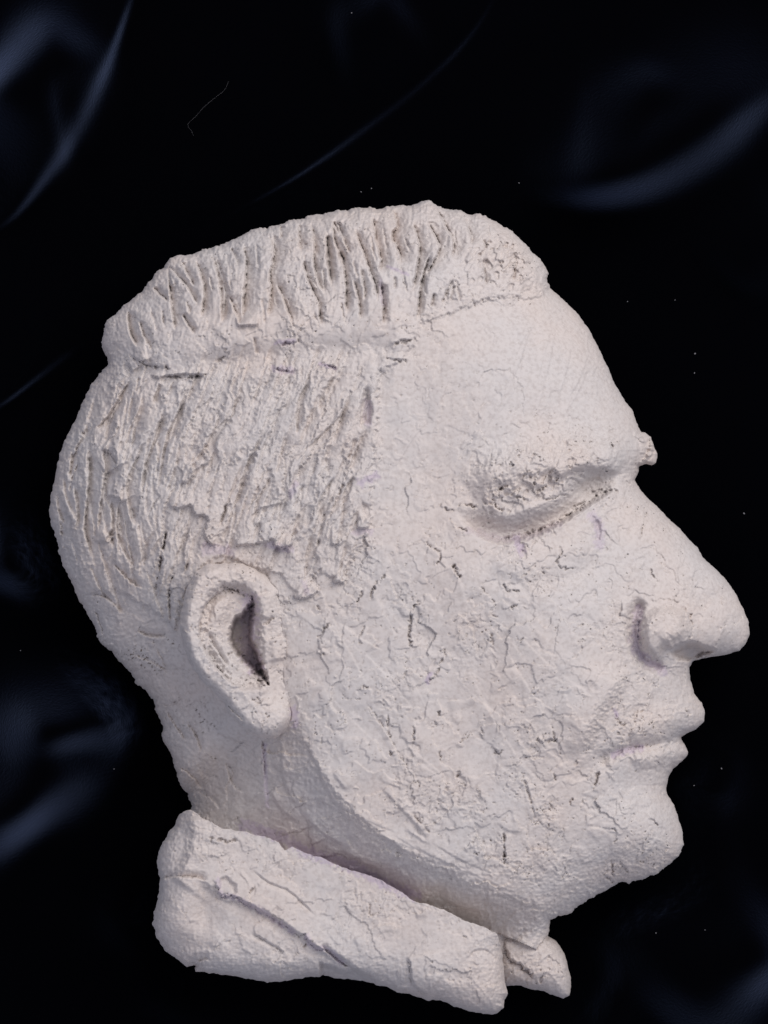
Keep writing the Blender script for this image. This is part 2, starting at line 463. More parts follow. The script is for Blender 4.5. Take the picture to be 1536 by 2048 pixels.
# cheek cracks and plate edges
cheek = [([(475, 210), (400, 280), (370, 370)], 3.2, 13), ([(320, 310), (290, 390)], 3.0, 11), ([(270, 390), (190, 420), (165, 470)], 2.2, 8),
         ([(125, 505), (80, 560), (50, 640), (90, 720)], 3.2, 14), ([(690, 370), (625, 430), (620, 530), (605, 600), (630, 655), (690, 640)], 3.2, 13),
         ([(780, 680), (835, 680), (800, 760), (770, 830), (710, 880)], 2.8, 11), ([(600, 770), (690, 850)], 2.2, 8),
         ([(700, 10), (790, 80), (800, 120), (770, 160)], 2.6, 10), ([(885, 150), (895, 190), (925, 235)], 4, 15),
         ([(1040, 280), (1130, 380), (1110, 440), (1160, 490)], 2.6, 10), ([(1180, 260), (1220, 310), (1300, 315)], 2.8, 11),
         ([(350, 1000), (480, 1200), (610, 1430)], 2.0, 7), ([(480, 1070), (480, 1150), (490, 1230)], 2.8, 10),
         ([(635, 1140), (640, 1200), (625, 1255)], 3.2, 12), ([(1370, 900), (1405, 920), (1370, 950)], 3.0, 11),
         ([(1400, 1210), (1430, 1245), (1500, 1220), (1480, 1130)], 2.6, 10), ([(320, 890), (345, 905), (375, 900)], 4.5, 14),
         ([(415, 915), (430, 930)], 4, 12), ([(790, 1050), (800, 1080)], 4, 13), ([(770, 1110), (775, 1140)], 3, 10),
         ([(340, 520), (300, 620), (330, 640)], 2.2, 7), ([(1110, 560), (1125, 660)], 2.4, 8), ([(35, 400), (70, 440)], 3, 11),
         ([(1290, 640), (1310, 590)], 2.6, 8), ([(1180, 430), (1280, 400)], 2.6, 9), ([(560, 860), (600, 790)], 2.2, 7),
         ([(1000, 1180), (900, 1260)], 1.8, 6), ([(790, 1290), (805, 1360)], 2.2, 7), ([(1130, 1280), (1160, 1320), (1205, 1260)], 2.8, 10),
         ([(900, 1420), (920, 1450)], 4, 14), ([(490, 1290), (497, 1330)], 3.4, 11), ([(1300, 1330), (1410, 1325)], 2, 6)]
for pts, w, dp in cheek:
    F.crack(crop(620, 1080, 3.072, pts), w, dp)
jaw_edges = [([(215, 200), (218, 400), (300, 560)], 10, -1), ([(370, 270), (430, 430), (520, 570), (690, 720)], 9, -1),
             ([(470, 370), (545, 470)], 7, -1), ([(700, 430), (820, 550), (900, 640), (985, 750)], 7, -1),
             ([(310, 580), (420, 680), (560, 760)], 10, -1), ([(500, 750), (620, 830), (760, 880)], 9, -1),
             ([(140, 440), (210, 560), (320, 640)], 8, -1), ([(1100, 380), (1160, 420), (1100, 560)], 9, -1),
             ([(1070, 850), (1110, 920)], 6, -1), ([(690, 680), (800, 740), (835, 790), (930, 860)], 8, -1), ([(1310, 620), (1370, 670), (1460, 680)], 6, -1),
             ([(1190, 920), (1330, 950)], 6, -1), ([(950, 870), (1080, 900)], 7, -1), ([(1000, 1000), (1130, 1060), (1290, 1090)], 9, -1),
             ([(830, 650), (900, 700), (980, 750)], 6, -1), ([(1270, 980), (1270, 1060)], 12, -1), ([(120, 200), (125, 380), (140, 560)], 8, 1)]
for pts, h, sd_ in jaw_edges:
    F.cliff(crop(480, 1400, 2.56, pts), 0.65 * h, 24, side=sd_, sharp=3.0, rag=1.8, taper=0.25)
for pts in ([(120, 210), (125, 300), (130, 400)], [(1350, 670), (1355, 850)], [(1450, 400), (1510, 600)], [(860, 560), (980, 690)]):
    F.crack(crop(480, 1400, 2.56, pts), 2.4, 10, rag=1.2)
F.crack([(1042, 868), (1040, 868)], 2, 6)
for k in range(10):                            # faint scraper lines over the jaw underside
    x0 = 620 + 40 * k; y0 = 1600 + 17 * k + RNG.uniform(-20, 20)
    F.groove([(x0, y0), (x0 + 60, y0 + 36), (x0 + 140, y0 + 70)], 18, 2.2, side=1, rag=1.2, cutk=0.1)

# ------------------------------------------------------------------ hair masses and strokes
HAIR_POLY = [(1120, 560), (1100, 580), (1060, 600), (1020, 592), (960, 602), (900, 628), (842, 646), (828, 690), (790, 730), (757, 745),
             (758, 800), (750, 900), (742, 960), (742, 1010), (740, 1060), (700, 1130), (682, 1168), (640, 1140), (600, 1195),
             (560, 1150), (440, 1110), (400, 1135), (362, 1200), (352, 1260), (300, 1215), (230, 1180), (150, 1195), (60, 1150), (60, 300), (1120, 300)]
hair_sd = poly_sd_half(HAIR_POLY)
hair_in = sstep(-4, 5, hair_sd + RAG * 6)
TOP_POLY = [(150, 740), (230, 730), (330, 742), (430, 730), (520, 722), (600, 716), (700, 715), (830, 700), (842, 646), (900, 628), (960, 602),
            (1020, 592), (1060, 600), (1130, 580), (1130, 300), (150, 300)]
top_sd = poly_sd_half(TOP_POLY)
top_in = sstep(-22, 26, top_sd + RAG * 10)
H += 6 * hair_in
roll = np.clip(top_sd / 85, 0, 1)
H += top_in * 20 * np.maximum(roll, 1e-4) ** (0.5 + 0.55 * sstep(760, 880, U))
side_in = hair_in * (1 - top_in) * (0.35 + 0.65 * sstep(0, 70, hair_sd + 25 * fbm(60, 2, 57)))
# crease between the top mass and the side hair
F.ridge([(225, 722), (330, 742), (420, 728), (520, 712), (600, 700), (700, 696), (815, 690)], 22, -12, 0.0)
for pts in ([(262, 716), (300, 732), (345, 736)], [(330, 752), (372, 754), (420, 748)], [(548, 738), (590, 744)], [(640, 724), (672, 738)], [(780, 690), (826, 678)], [(425, 728), (452, 712)], [(770, 716), (815, 722)], [(560, 690), (600, 682)]):
    F.crack(pts, 4.5, 15)
F.cliff(crop(640, 380, 3.072, [(580, 830), (600, 790), (700, 750), (800, 680), (930, 650), (1000, 690), (1080, 640), (1180, 690), (1240, 610), (1400, 600)]),
        3, 26, side=-1, sharp=4, rag=7)
# anisotropic strands under the traced strokes
lean = 0.18 * (V - 560) / 100.0
ta = U + 18 * fbm(90, 2, 31) + 0.16 * (V - 560)
top_str = perlin(ta / 12, V / 85, 33) + 0.5 * perlin(ta / 6, V / 40, 34)
H += top_in * sstep(20, 70, top_sd) * 1.8 * top_str
lw = sstep(230, 400, U)
bend = lw * (V - 900) * 0.42 + (1 - lw) * ((V - 900) * 0.16 - ((V - 900) / 260.0) ** 2 * 30)
tb = U + bend + 24 * fbm(80, 2, 41) + 6 * RAG
st1 = perlin(tb / 15, V / 95, 43); st2 = perlin(tb / 7, V / 45, 44)
rid = 1 - np.abs(st1) * 2.2
soft = 5 * fbm(22, 2, 48)
tear = fbm(34, 2, 45, tb + soft, V * 0.15)
tear2 = fbm(19, 2, 47, tb + soft, V * 0.15)
lumpy = sstep(-0.1, 0.4, fbm(80, 2, 49))
H += side_in * (6.0 * sstep(-0.12, 0.16, tear) + 2.2 * sstep(-0.08, 0.22, tear2) + 1.6 * lumpy * fbm(18, 2, 46) + 2.5 * np.clip(rid, -1, 1))
C1 = lambda *p: crop(180, 380, 3.072, p)
C2 = lambda *p: crop(640, 380, 3.072, p)
C3 = lambda *p: crop(80, 740, 3.072, p)
C4 = lambda *p: crop(540, 740, 3.072, p)
strokes = [
    (C1((480, 470), (590, 590), (660, 720)), 9, 15), (C1((560, 440), (640, 600)), 9, 14),
    (C1((640, 420), (690, 560), (700, 640), (680, 790)), 11, 17), (C1((740, 390), (790, 540), (805, 680), (805, 810)), 11, 17),
    (C1((860, 350), (910, 470)), 8, 12), (C1((935, 320), (955, 450), (940, 680), (935, 800)), 20, 20),
    (C1((1090, 270), (1130, 370), (1100, 520), (1110, 600), (1090, 790)), 17, 18), (C1((1165, 220), (1172, 300)), 9, 12),
    (C1((1275, 200), (1290, 380)), 11, 16), (C1((1350, 190), (1375, 330), (1370, 430), (1400, 570), (1450, 650)), 11, 17),
    (C1((1440, 260), (1460, 400), (1480, 600)), 10, 14), (C1((1490, 190), (1536, 290)), 8, 12),
    (C1((480, 560), (500, 720), (520, 870)), 16, 16), (C1((560, 760), (640, 890)), 8, 14),
    (C1((850, 650), (920, 830)), 16, 14), (C1((1140, 570), (1190, 680), (1245, 820)), 17, 14),
    (C1((380, 600), (480, 690)), 9, 14), (C1((800, 560), (830, 640), (805, 820)), 10, 10),
    (C1((230, 740), (240, 860), (290, 970)), 15, 17), (C1((1300, 420), (1340, 560), (1400, 700), (1410, 840)), 9, 13),
    (C1((300, 800), (330, 900), (380, 990)), 10, 11), (C1((1000, 900), (1020, 1010)), 6, 7),
    (C2((40, 250), (40, 420), (65, 570)), 10, 15), (C2((75, 180), (90, 320), (140, 440), (155, 600), (155, 790)), 10, 17),
    (C2((100, 190), (150, 320), (180, 400)), 8, 14), (C2((200, 220), (240, 320), (290, 460), (340, 600), (350, 700)), 10, 17),
    (C2((200, 550), (235, 680), (240, 800)), 11, 16), (C2((320, 160), (340, 300), (370, 430), (360, 510)), 16, 20),
    (C2((370, 560), (385, 700), (380, 830)), 9, 16), (C2((440, 110), (470, 220), (440, 280), (490, 400), (480, 470)), 16, 20),
    (C2((560, 180), (600, 300), (605, 400), (580, 540), (560, 630)), 16, 19), (C2((650, 190), (720, 310), (725, 380), (640, 530)), 18, 17),
    (C2((710, 110), (780, 240), (815, 310), (810, 430)), 17, 19), (C2((880, 170), (920, 260), (930, 340)), 15, 15),
    (C2((990, 410), (1020, 590)), 9, 11), (C2((670, 390), (620, 560), (600, 720), (588, 810)), 9, 18),
    (C2((695, 630), (675, 720)), 7, 11), (C2((810, 540), (740, 700)), 8, 9), (C2((820, 580), (790, 680)), 7, 8),
    (C2((240, 480), (270, 600), (270, 680)), 8, 11), (C2((110, 380), (130, 470)), 7, 12),
    (C2((1040, 300), (1000, 370), (960, 400)), 14, 9), (C2((1110, 350), (1190, 370)), 9, 9), (C2((1200, 430), (1180, 560)), 9, 9),
    (C2((450, 530), (455, 610)), 6, 8),
    # side hair
    (C3((550, 50), (430, 260), (330, 370)), 16, 19), (C3((300, 310), (240, 440), (190, 560), (170, 700)), 10, 15),
    (C3((290, 470), (300, 620), (290, 760), (270, 960), (290, 1060), (320, 1170)), 22, 26), (C3((380, 470), (400, 620), (370, 800), (350, 1010)), 24, 18),
    (C3((640, 420), (580, 560), (530, 690), (540, 820), (570, 980)), 17, 15), (C3((760, 240), (690, 450), (640, 600), (620, 740)), 19, 15),
    (C3((900, 160), (800, 350), (760, 480), (715, 750)), 17, 15), (C3((850, 440), (825, 600), (770, 760)), 22, 12),
    (C3((1110, 250), (1030, 440), (940, 570)), 14, 13), (C3((430, 790), (440, 960), (390, 1070)), 22, 18),
    (C3((480, 830), (470, 1000), (530, 1150), (590, 1230)), 17, 16), (C3((140, 640), (150, 760), (190, 860), (240, 950)), 13, 13),
    (C3((100, 740), (110, 860), (150, 960)), 12, 12), (C3((200, 700), (230, 860), (210, 1000)), 12, 12), (C3((230, 560), (180, 700), (185, 760)), 9, 13),
    (C3((1140, 810), (1095, 970)), 9, 14), (C3((1240, 680), (1190, 830)), 11, 11), (C3((1420, 640), (1330, 800), (1310, 920)), 10, 13),
    (C3((600, 260), (540, 380), (520, 480)), 14, 11), (C3((500, 160), (420, 330), (400, 420)), 11, 12), (C3((720, 960), (640, 1080), (640, 1200)), 9, 9),
    (C3((560, 840), (580, 960)), 9, 12), (C3((1300, 500), (1250, 620)), 9, 8), (C3((1200, 840), (1160, 1060)), 9, 9),
    (C3((600, 40), (580, 140)), 10, 10), (C3((730, 80), (690, 200)), 9, 12), (C3((820, 60), (760, 180)), 9, 8),
    (C4((590, 90), (555, 230), (550, 370)), 12, 13), (C4((240, 50), (170, 200), (160, 410)), 11, 13), (C4((400, 20), (310, 160), (300, 270)), 17, 11),
    (C4((460, 230), (390, 320), (210, 490)), 15, 12), (C4((520, 410), (470, 560)), 9, 13), (C4((395, 640), (300, 800), (280, 920)), 14, 15),
    (C4((510, 640), (450, 760), (440, 900)), 14, 11), (C4((200, 690), (130, 860)), 12, 11), (C4((330, 850), (300, 1000), (280, 1100)), 12, 11),
    (C4((440, 840), (420, 1000), (390, 1080)), 13, 10), (C4((240, 1000), (210, 1229), (210, 1330)), 20, 12), (C4((460, 1060), (420, 1229), (440, 1310)), 14, 12),
    (C4((90, 380), (60, 520), (30, 640)), 11, 10), (C4((540, 900), (490, 1000)), 14, 9), (C4((60, 800), (40, 960)), 10, 10), (C4((330, 540), (350, 640)), 10, 8)]
for n_, (pts, w, dp) in enumerate(strokes):
    sh = n_ >= 45
    F.groove(pts, w * (1.6 if sh else 1.8), dp * (1.0 if sh else 1.55), side=-1, lip=0.1, rag=1.5, cutk=0.3 if sh else 0.5, wall=3.0)
F.pit(C4((600, 95), (640, 230), (622, 345), (556, 330), (552, 230)), 15, 8)
F.pit(C4((560, 800), (620, 830), (625, 900), (570, 950), (555, 890)), 9, 7)
# rough forelock
fl = np.exp(-(((U - 1010) / 85) ** 2 + ((V - 525) / 62) ** 2)) * sstep(0, 20, hair_sd)
H += fl * (10 * fbm(34, 3, 201, U + 0.5 * V, V * 0.6) + 7 * sstep(0.0, 0.08, fbm(40, 3, 203, U + 0.4 * V, V * 0.7)) - 7 * sstep(0.22, 0.3, fbm(24, 2, 205)))
# thin dark cracks of the back hair
for pts in (C3((775, 965), (755, 1120), (735, 1240)), crop(0, 1000, 3.413, [(1140, 190), (1100, 400), (1060, 640)]),
            crop(0, 1000, 3.413, [(1285, 400), (1270, 480)]), crop(0, 1000, 3.413, [(1195, 490), (1155, 600), (1165, 860)])):
    F.crack(pts, 3.2, 16, rag=1.2)
# torn lower fringe of the side hair
fringe = [C3((770, 830), (860, 850), (920, 830), (960, 890), (1030, 910), (1010, 1000), (1040, 1060), (1090, 1080)),
          C3((860, 690), (900, 690), (940, 640), (940, 560)), C3((1180, 1090), (1290, 1070), (1370, 1060), (1430, 1040), (1440, 1080), (1536, 1100)),
          C4((20, 1080), (100, 1090), (140, 1060), (150, 1020)), C4((530, 970), (590, 970), (630, 940)), C4((370, 1070), (430, 1070), (460, 1040)),
          crop(300, 1060, 3.84, [(1090, 500), (1150, 530), (1230, 510), (1300, 460)]), crop(300, 1060, 3.84, [(1400, 380), (1450, 410), (1520, 370)]),
          C3((380, 480), (440, 520), (480, 600)), C3((400, 640), (480, 590)), C3((410, 780), (470, 775), (500, 820)), C3((330, 1050), (420, 1060), (450, 1020)),
          C1((360, 1130), (420, 1150), (560, 1130), (720, 1140)), C1((220, 1060), (270, 1110), (330, 1050), (360, 1040)), C1((900, 840), (960, 830), (1040, 830))]
for pts in fringe:
    F.cliff(pts, 11, 26, side=-1, sharp=2.2, rag=3.5, low=3, lowfall=12)
# scattered shorter knife marks that follow the strands
for gy_ in np.arange(735, 1190, 62):
    for gx_ in np.arange(110, 770, 34):
        x = gx_ + RNG.uniform(-12, 12); y = gy_ + RNG.uniform(-30, 30)
        i, j = int(x / G), int(y / G)
        if side_in[j, i] < 0.45 or HEAD_SD[j, i] < 14: continue
        L = RNG.uniform(60, 150)
        sl_ = 0.36 if x > 320 else 0.12 + (900 - y) * 0.0016
        sl_ += RNG.uniform(-0.07, 0.07)
        F.groove([(x + sl_ * L / 2, y - L / 2), (x + RNG.uniform(-3, 3), y), (x - sl_ * L / 2, y + L / 2)], RNG.uniform(16, 28), RNG.uniform(4, 9), side=-1, lip=0.15, rag=1.8, cutk=0.25, taper=0.25, wall=3.0)
for k in range(50):
    x = RNG.uniform(270, 1010); y = RNG.uniform(450, 640)
    i, j = int(x / G), int(y / G)
    if top_in[j, i] < 0.8 or HEAD_SD[j, i] < 14: continue
    L = RNG.uniform(20, 60); s_ = RNG.uniform(0.05, 0.35)
    F.groove([(x - s_ * L / 2, y - L / 2), (x, y), (x + s_ * L / 2, y + L / 2)], RNG.uniform(4, 9), RNG.uniform(5, 10), side=-1, rag=2.2)
# nape
for pts, w, dp in ((crop(80, 1100, 3.072, [(300, 90), (380, 260), (440, 330)]), 9, 9), (crop(80, 1100, 3.072, [(440, 80), (560, 200), (640, 240)]), 16, 12),
                   (crop(80, 1100, 3.072, [(590, 500), (680, 530), (780, 535)]), 16, 12), (crop(80, 1100, 3.072, [(300, 285), (400, 290), (520, 400)]), 14, 9),
                   (crop(80, 1100, 3.072, [(710, 600), (760, 700), (780, 760)]), 8, 7), (crop(80, 1100, 3.072, [(770, 980), (830, 1080), (900, 1180)]), 14, 11),
                   (crop(80, 1100, 3.072, [(900, 1060), (960, 1150), (990, 1250)]), 12, 9), (crop(80, 1100, 3.072, [(1140, 1300), (1180, 1440), (1260, 1500)]), 16, 8),
                   (crop(80, 1100, 3.072, [(820, 1320), (920, 1380), (1000, 1480)]), 14, 9), (crop(80, 1100, 3.072, [(960, 1480), (1060, 1540), (1100, 1600)]), 12, 8),
                   (crop(80, 1100, 3.072, [(700, 930), (800, 960), (900, 900)]), 12, 7), (crop(80, 1100, 3.072, [(330, 360), (360, 440), (385, 520)]), 10, 11),
                   (crop(80, 1100, 3.072, [(560, 640), (700, 700), (800, 770)]), 14, 7), (crop(80, 1100, 3.072, [(800, 220), (790, 330), (800, 450)]), 12, 12)):
    F.groove(pts, w, dp, side=-1, lip=0.3, rag=2)

# ------------------------------------------------------------------ surface of the clay everywhere
wu = U + 10 * fbm(26, 2, 51); wv = V + 10 * fbm(26, 2, 53)
CRUMB = sstep(0.0, 0.4, fbm(110, 3, 55))            # where the surface is crumbly rather than smoothed
for cx_, cy_, rx_, ry_, k_ in ((1280, 1735, 90, 45, 0.9), (1340, 1445, 70, 45, 0.8), (1320, 1520, 60, 30, 0.7), (1090, 935, 170, 50, 0.9), (1180, 1470, 60, 60, 0.6), (1150, 1150, 120, 50, 0.5),
                               (1090, 1720, 80, 90, 0.7), (1060, 540, 60, 70, 0.6), (1010, 720, 170, 120, -0.8), (930, 1380, 150, 130, -0.6), (860, 900, 110, 160, -0.8),
                               (900, 1910, 120, 70, -0.8), (1130, 1340, 90, 90, -0.5), (680, 1520, 90, 120, -0.6)):
    CRUMB = np.clip(CRUMB + k_ * np.exp(-(((U - cx_) / rx_) ** 2 + ((V - cy_) / ry_) ** 2)), 0, 1.3)


def facets(cell, seed, sx=1.0, sy=1.0, jit=0.9):
    """overlapping knife-smoothed plates: each cell of a warped point pattern gets its own tilt and level"""
    x = (U + 9 * fbm(30, 2, seed) + 2.5 * RAG) / (cell * sx); y = (V + 9 * fbm(30, 2, seed + 3) + 2.5 * RAG2) / (cell * sy)
    r = np.random.RandomState(seed)
    px, py, lev, tx, ty = (r.rand(64, 64).astype(np.float32) for _ in range(5))
    xi = np.floor(x).astype(int); yi = np.floor(y).astype(int)
    best = np.full(x.shape, 9.0, np.float32); out = np.zeros_like(best)
    for dj in (-1, 0, 1):
        for di in (-1, 0, 1):
            a_, b_ = (yi + dj) & 63, (xi + di) & 63
            ex = x - (xi + di + 0.5 + (px[a_, b_] - 0.5) * jit); ey = y - (yi + dj + 0.5 + (py[a_, b_] - 0.5) * jit)
            dd = ex * ex + ey * ey
            m = dd < best
            out = np.where(m, (lev[a_, b_] - 0.5) + (tx[a_, b_] - 0.5) * ex * 2.2 + (ty[a_, b_] - 0.5) * ey * 2.2, out)
            best = np.where(m, dd, best)
    return out


n1 = fbm(75, 4, 61, wu, wv); n2 = fbm(38, 4, 63, wu, wv); n3 = fbm(110, 4, 65, wu, wv)
fade = sstep(-0.1, 0.3, fbm(60, 2, 81))
PLATES = 3.0 * sstep(0.05, 0.10, n1) * fade + 2.0 * sstep(0.10, 0.17, n2) * CRUMB + 2.6 * sstep(-0.20, -0.14, n3) * (1 - fade)
PLATES += 5.0 * fbm(150, 2, 67) + 1.5 * fbm(48, 2, 68) + 4.0 * facets(80, 181, 1.0, 1.2) * sstep(-0.3, 0.2, n3) + 2.2 * facets(36, 187, 0.8, 1.3) * CRUMB
FINE = (0.10 + 1.15 * CRUMB) * 0.95 * fbm(8.5, 3, 69, gain=0.65)
pr = perlin(wu / 6.5, wv / 6.5, 73) + 0.5 * RAG2
dens = 1.0 - 0.26 * CRUMB
FINE -= 6.5 * sstep(dens, dens + 0.22, pr)                                       # pores
ql = fbm(34, 3, 77, wu, wv)
FINE -= 2.8 * np.exp(-(ql / 0.016) ** 2) * sstep(0.22, 0.42, fbm(30, 2, 79))     # torn cracks
ql = fbm(13, 2, 83)
FINE -= 4.4 * np.exp(-(ql / 0.045) ** 2) * sstep(0.57, 0.75, fbm(13, 2, 85) + 0.30 * CRUMB)   # short squiggles


def clay_surface(Hh, smooth_mask, k=1.0, plate_mask=1.0):
    Hh += k * PLATES * plate_mask + k * smooth_mask * FINE
    return Hh


SMOOTH = np.clip(1.0 - 0.75 * np.exp(-(((U - 1180) / 120) ** 2 + ((V - 700) / 110) ** 2)), 0, 1)
f = path_field(spline(JAW), 150)
jawband = np.zeros_like(U); jawband[f[0]] = sstep(-40, 10, f[2]) * sstep(0, 0.05, f[3]) * sstep(130, 100, f[1])
SMOOTH = SMOOTH * (1 - 0.65 * jawband)
SMOOTH = SMOOTH * (1 - 0.45 * side_in) * (1 - 0.7 * np.exp(-(((U - 1090) / 100) ** 2 + ((V - 1025) / 32) ** 2)))
H += jawband * 5.0 * facets(70, 191, 1.6, 0.7)
calm = np.maximum(np.exp(-(((U - 860) / 110) ** 2 + ((V - 900) / 190) ** 2)), np.exp(-(((U - 1020) / 190) ** 2 + ((V - 715) / 120) ** 2)))
clay_surface(H, SMOOTH * (1 - 0.5 * calm), 1.0, (1 - 0.65 * side_in) * (1 - 0.55 * calm))
for k in range(46):                            # long faint smear lines left by the palette knife
    x = RNG.uniform(780, 1180); y = RNG.uniform(640, 1000) if k < 22 else RNG.uniform(1200, 1600)
    if k >= 22: x = RNG.uniform(640, 1120)
    an = RNG.uniform(1.75, 2.2) if k < 22 else RNG.uniform(0.5, 1.2)
    L = RNG.uniform(40, 110); dx, dy = L * math.cos(an), L * math.sin(an)
    F.cliff([(x - dx, y - dy), (x + RNG.uniform(-8, 8), y), (x + dx, y + dy)], RNG.uniform(1.5, 3.2) * (1 if k < 22 else 0.55), 22, side=1, sharp=1.8, rag=0.8, taper=0.3)
tip = np.exp(-(((U - 1298) / 22) ** 2 + ((V - 898) / 34) ** 2))
H += tip * (12 * fbm(15, 3, 175) + 10 * sstep(0, 0.08, fbm(22, 2, 177)) - 8)


# ------------------------------------------------------------------ materials
def set_spec(b, v):
    b.inputs['Specular IOR Level'].default_value = v


def clay_material():
    m = bpy.data.materials.new('chalky_clay'); m.use_nodes = True
    nt = m.node_tree; b = nt.nodes['Principled BSDF']
    b.inputs['Roughness'].default_value = 0.93; set_spec(b, 0.12)
    tc = nt.nodes.new('ShaderNodeTexCoord')
    n1 = nt.nodes.new('ShaderNodeTexNoise'); n1.inputs['Scale'].default_value = 42; n1.inputs['Detail'].default_value = 6
    n2 = nt.nodes.new('ShaderNodeTexNoise'); n2.inputs['Scale'].default_value = 900; n2.inputs['Detail'].default_value = 3
    for n in (n1, n2): nt.links.new(tc.outputs['Object'], n.inputs['Vector'])
    r = nt.nodes.new('ShaderNodeValToRGB')
    r.color_ramp.elements[0].position = 0.36; r.color_ramp.elements[0].color = (0.615, 0.585, 0.575, 1)
    r.color_ramp.elements[1].position = 0.66; r.color_ramp.elements[1].color = (0.64, 0.58, 0.55, 1)
    nt.links.new(n1.outputs['Fac'], r.inputs['Fac'])
    r2 = nt.nodes.new('ShaderNodeValToRGB')
    r2.color_ramp.elements[0].position = 0.30; r2.color_ramp.elements[0].color = (0.80, 0.78, 0.77, 1)
    r2.color_ramp.elements[1].position = 0.55; r2.color_ramp.elements[1].color = (1, 1, 1, 1)
    nt.links.new(n2.outputs['Fac'], r2.inputs['Fac'])
    mx = nt.nodes.new('ShaderNodeMix'); mx.data_type = 'RGBA'; mx.blend_type = 'MULTIPLY'; mx.inputs[0].default_value = 0.7
    nt.links.new(r.outputs['Color'], mx.inputs[6]); nt.links.new(r2.outputs['Color'], mx.inputs[7])
    at = nt.nodes.new('ShaderNodeAttribute'); at.attribute_name = 'stain'
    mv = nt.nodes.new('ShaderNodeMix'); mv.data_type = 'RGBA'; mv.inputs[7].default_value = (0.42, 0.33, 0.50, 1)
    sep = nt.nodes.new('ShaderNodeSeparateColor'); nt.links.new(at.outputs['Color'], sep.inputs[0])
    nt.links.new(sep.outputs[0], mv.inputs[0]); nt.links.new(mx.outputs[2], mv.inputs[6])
    md = nt.nodes.new('ShaderNodeMix'); md.data_type = 'RGBA'; md.inputs[7].default_value = (0.10, 0.07, 0.045, 1)
    nt.links.new(sep.outputs[1], md.inputs[0]); nt.links.new(mv.outputs[2], md.inputs[6])
    nt.links.new(md.outputs[2], b.inputs['Base Color'])
    bp = nt.nodes.new('ShaderNodeBump'); bp.inputs['Strength'].default_value = 0.18; bp.inputs['Distance'].default_value = 0.0004
    nt.links.new(n2.outputs['Fac'], bp.inputs['Height']); nt.links.new(bp.outputs['Normal'], b.inputs['Normal'])
    return m


def velvet_material():
    m = bpy.data.materials.new('navy_velvet'); m.use_nodes = True
    nt = m.node_tree; b = nt.nodes['Principled BSDF']
    b.inputs['Base Color'].default_value = (0.0006, 0.0006, 0.0010, 1)
    b.inputs['Roughness'].default_value = 1.0; set_spec(b, 0.0)
    b.inputs['Sheen Weight'].default_value = 1.0
    b.inputs['Sheen Roughness'].default_value = 0.34
    b.inputs['Sheen Tint'].default_value = (0.19, 0.26, 0.47, 1)
    tc = nt.nodes.new('ShaderNodeTexCoord')
    n = nt.nodes.new('ShaderNodeTexNoise'); n.inputs['Scale'].default_value = 1100; n.inputs['Detail'].default_value = 3
    nt.links.new(tc.outputs['Object'], n.inputs['Vector'])
    bp = nt.nodes.new('ShaderNodeBump'); bp.inputs['Strength'].default_value = 0.25; bp.inputs['Distance'].default_value = 0.0006
    nt.links.new(n.outputs['Fac'], bp.inputs['Height']); nt.links.new(bp.outputs['Normal'], b.inputs['Normal'])
    return m


CLAY = clay_material()
VELVET = velvet_material()

# stains: red = lavender pigment, green = brown dirt
LAV = np.zeros(U.shape, np.float32); DIRT = np.zeros(U.shape, np.float32)


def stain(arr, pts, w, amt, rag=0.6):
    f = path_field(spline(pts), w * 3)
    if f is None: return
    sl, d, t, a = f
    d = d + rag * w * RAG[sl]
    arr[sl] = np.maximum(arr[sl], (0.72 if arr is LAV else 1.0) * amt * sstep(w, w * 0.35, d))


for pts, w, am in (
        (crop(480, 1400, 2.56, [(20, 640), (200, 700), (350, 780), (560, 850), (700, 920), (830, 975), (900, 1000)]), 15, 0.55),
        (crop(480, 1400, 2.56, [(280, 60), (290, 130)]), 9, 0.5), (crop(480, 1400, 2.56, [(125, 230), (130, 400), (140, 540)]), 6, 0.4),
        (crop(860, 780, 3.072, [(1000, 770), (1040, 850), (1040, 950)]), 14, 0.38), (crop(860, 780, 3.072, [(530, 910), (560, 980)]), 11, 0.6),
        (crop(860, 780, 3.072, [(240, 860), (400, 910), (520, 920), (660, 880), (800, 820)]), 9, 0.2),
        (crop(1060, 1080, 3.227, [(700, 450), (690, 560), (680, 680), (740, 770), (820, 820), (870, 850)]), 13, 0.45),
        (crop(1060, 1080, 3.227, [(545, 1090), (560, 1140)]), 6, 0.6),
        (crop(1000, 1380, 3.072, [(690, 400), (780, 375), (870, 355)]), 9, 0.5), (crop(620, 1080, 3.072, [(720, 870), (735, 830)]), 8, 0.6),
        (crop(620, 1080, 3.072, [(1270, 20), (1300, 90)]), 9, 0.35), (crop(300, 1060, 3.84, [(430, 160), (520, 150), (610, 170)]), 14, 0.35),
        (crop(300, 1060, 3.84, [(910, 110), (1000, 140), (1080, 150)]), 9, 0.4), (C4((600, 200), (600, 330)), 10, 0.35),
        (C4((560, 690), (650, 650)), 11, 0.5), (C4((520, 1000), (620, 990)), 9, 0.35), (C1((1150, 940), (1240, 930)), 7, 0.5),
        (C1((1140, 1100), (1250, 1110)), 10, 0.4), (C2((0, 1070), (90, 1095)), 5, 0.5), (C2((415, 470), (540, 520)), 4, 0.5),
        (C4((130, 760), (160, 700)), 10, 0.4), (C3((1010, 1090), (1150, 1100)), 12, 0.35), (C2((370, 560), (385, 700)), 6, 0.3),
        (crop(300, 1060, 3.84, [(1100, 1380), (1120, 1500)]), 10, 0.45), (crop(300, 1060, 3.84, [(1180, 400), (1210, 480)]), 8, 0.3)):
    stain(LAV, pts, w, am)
speck = sstep(0.30, 0.5, perlin(U / 3.6, V / 3.6, 91) + 0.4 * perlin(U / 9, V / 9, 92))
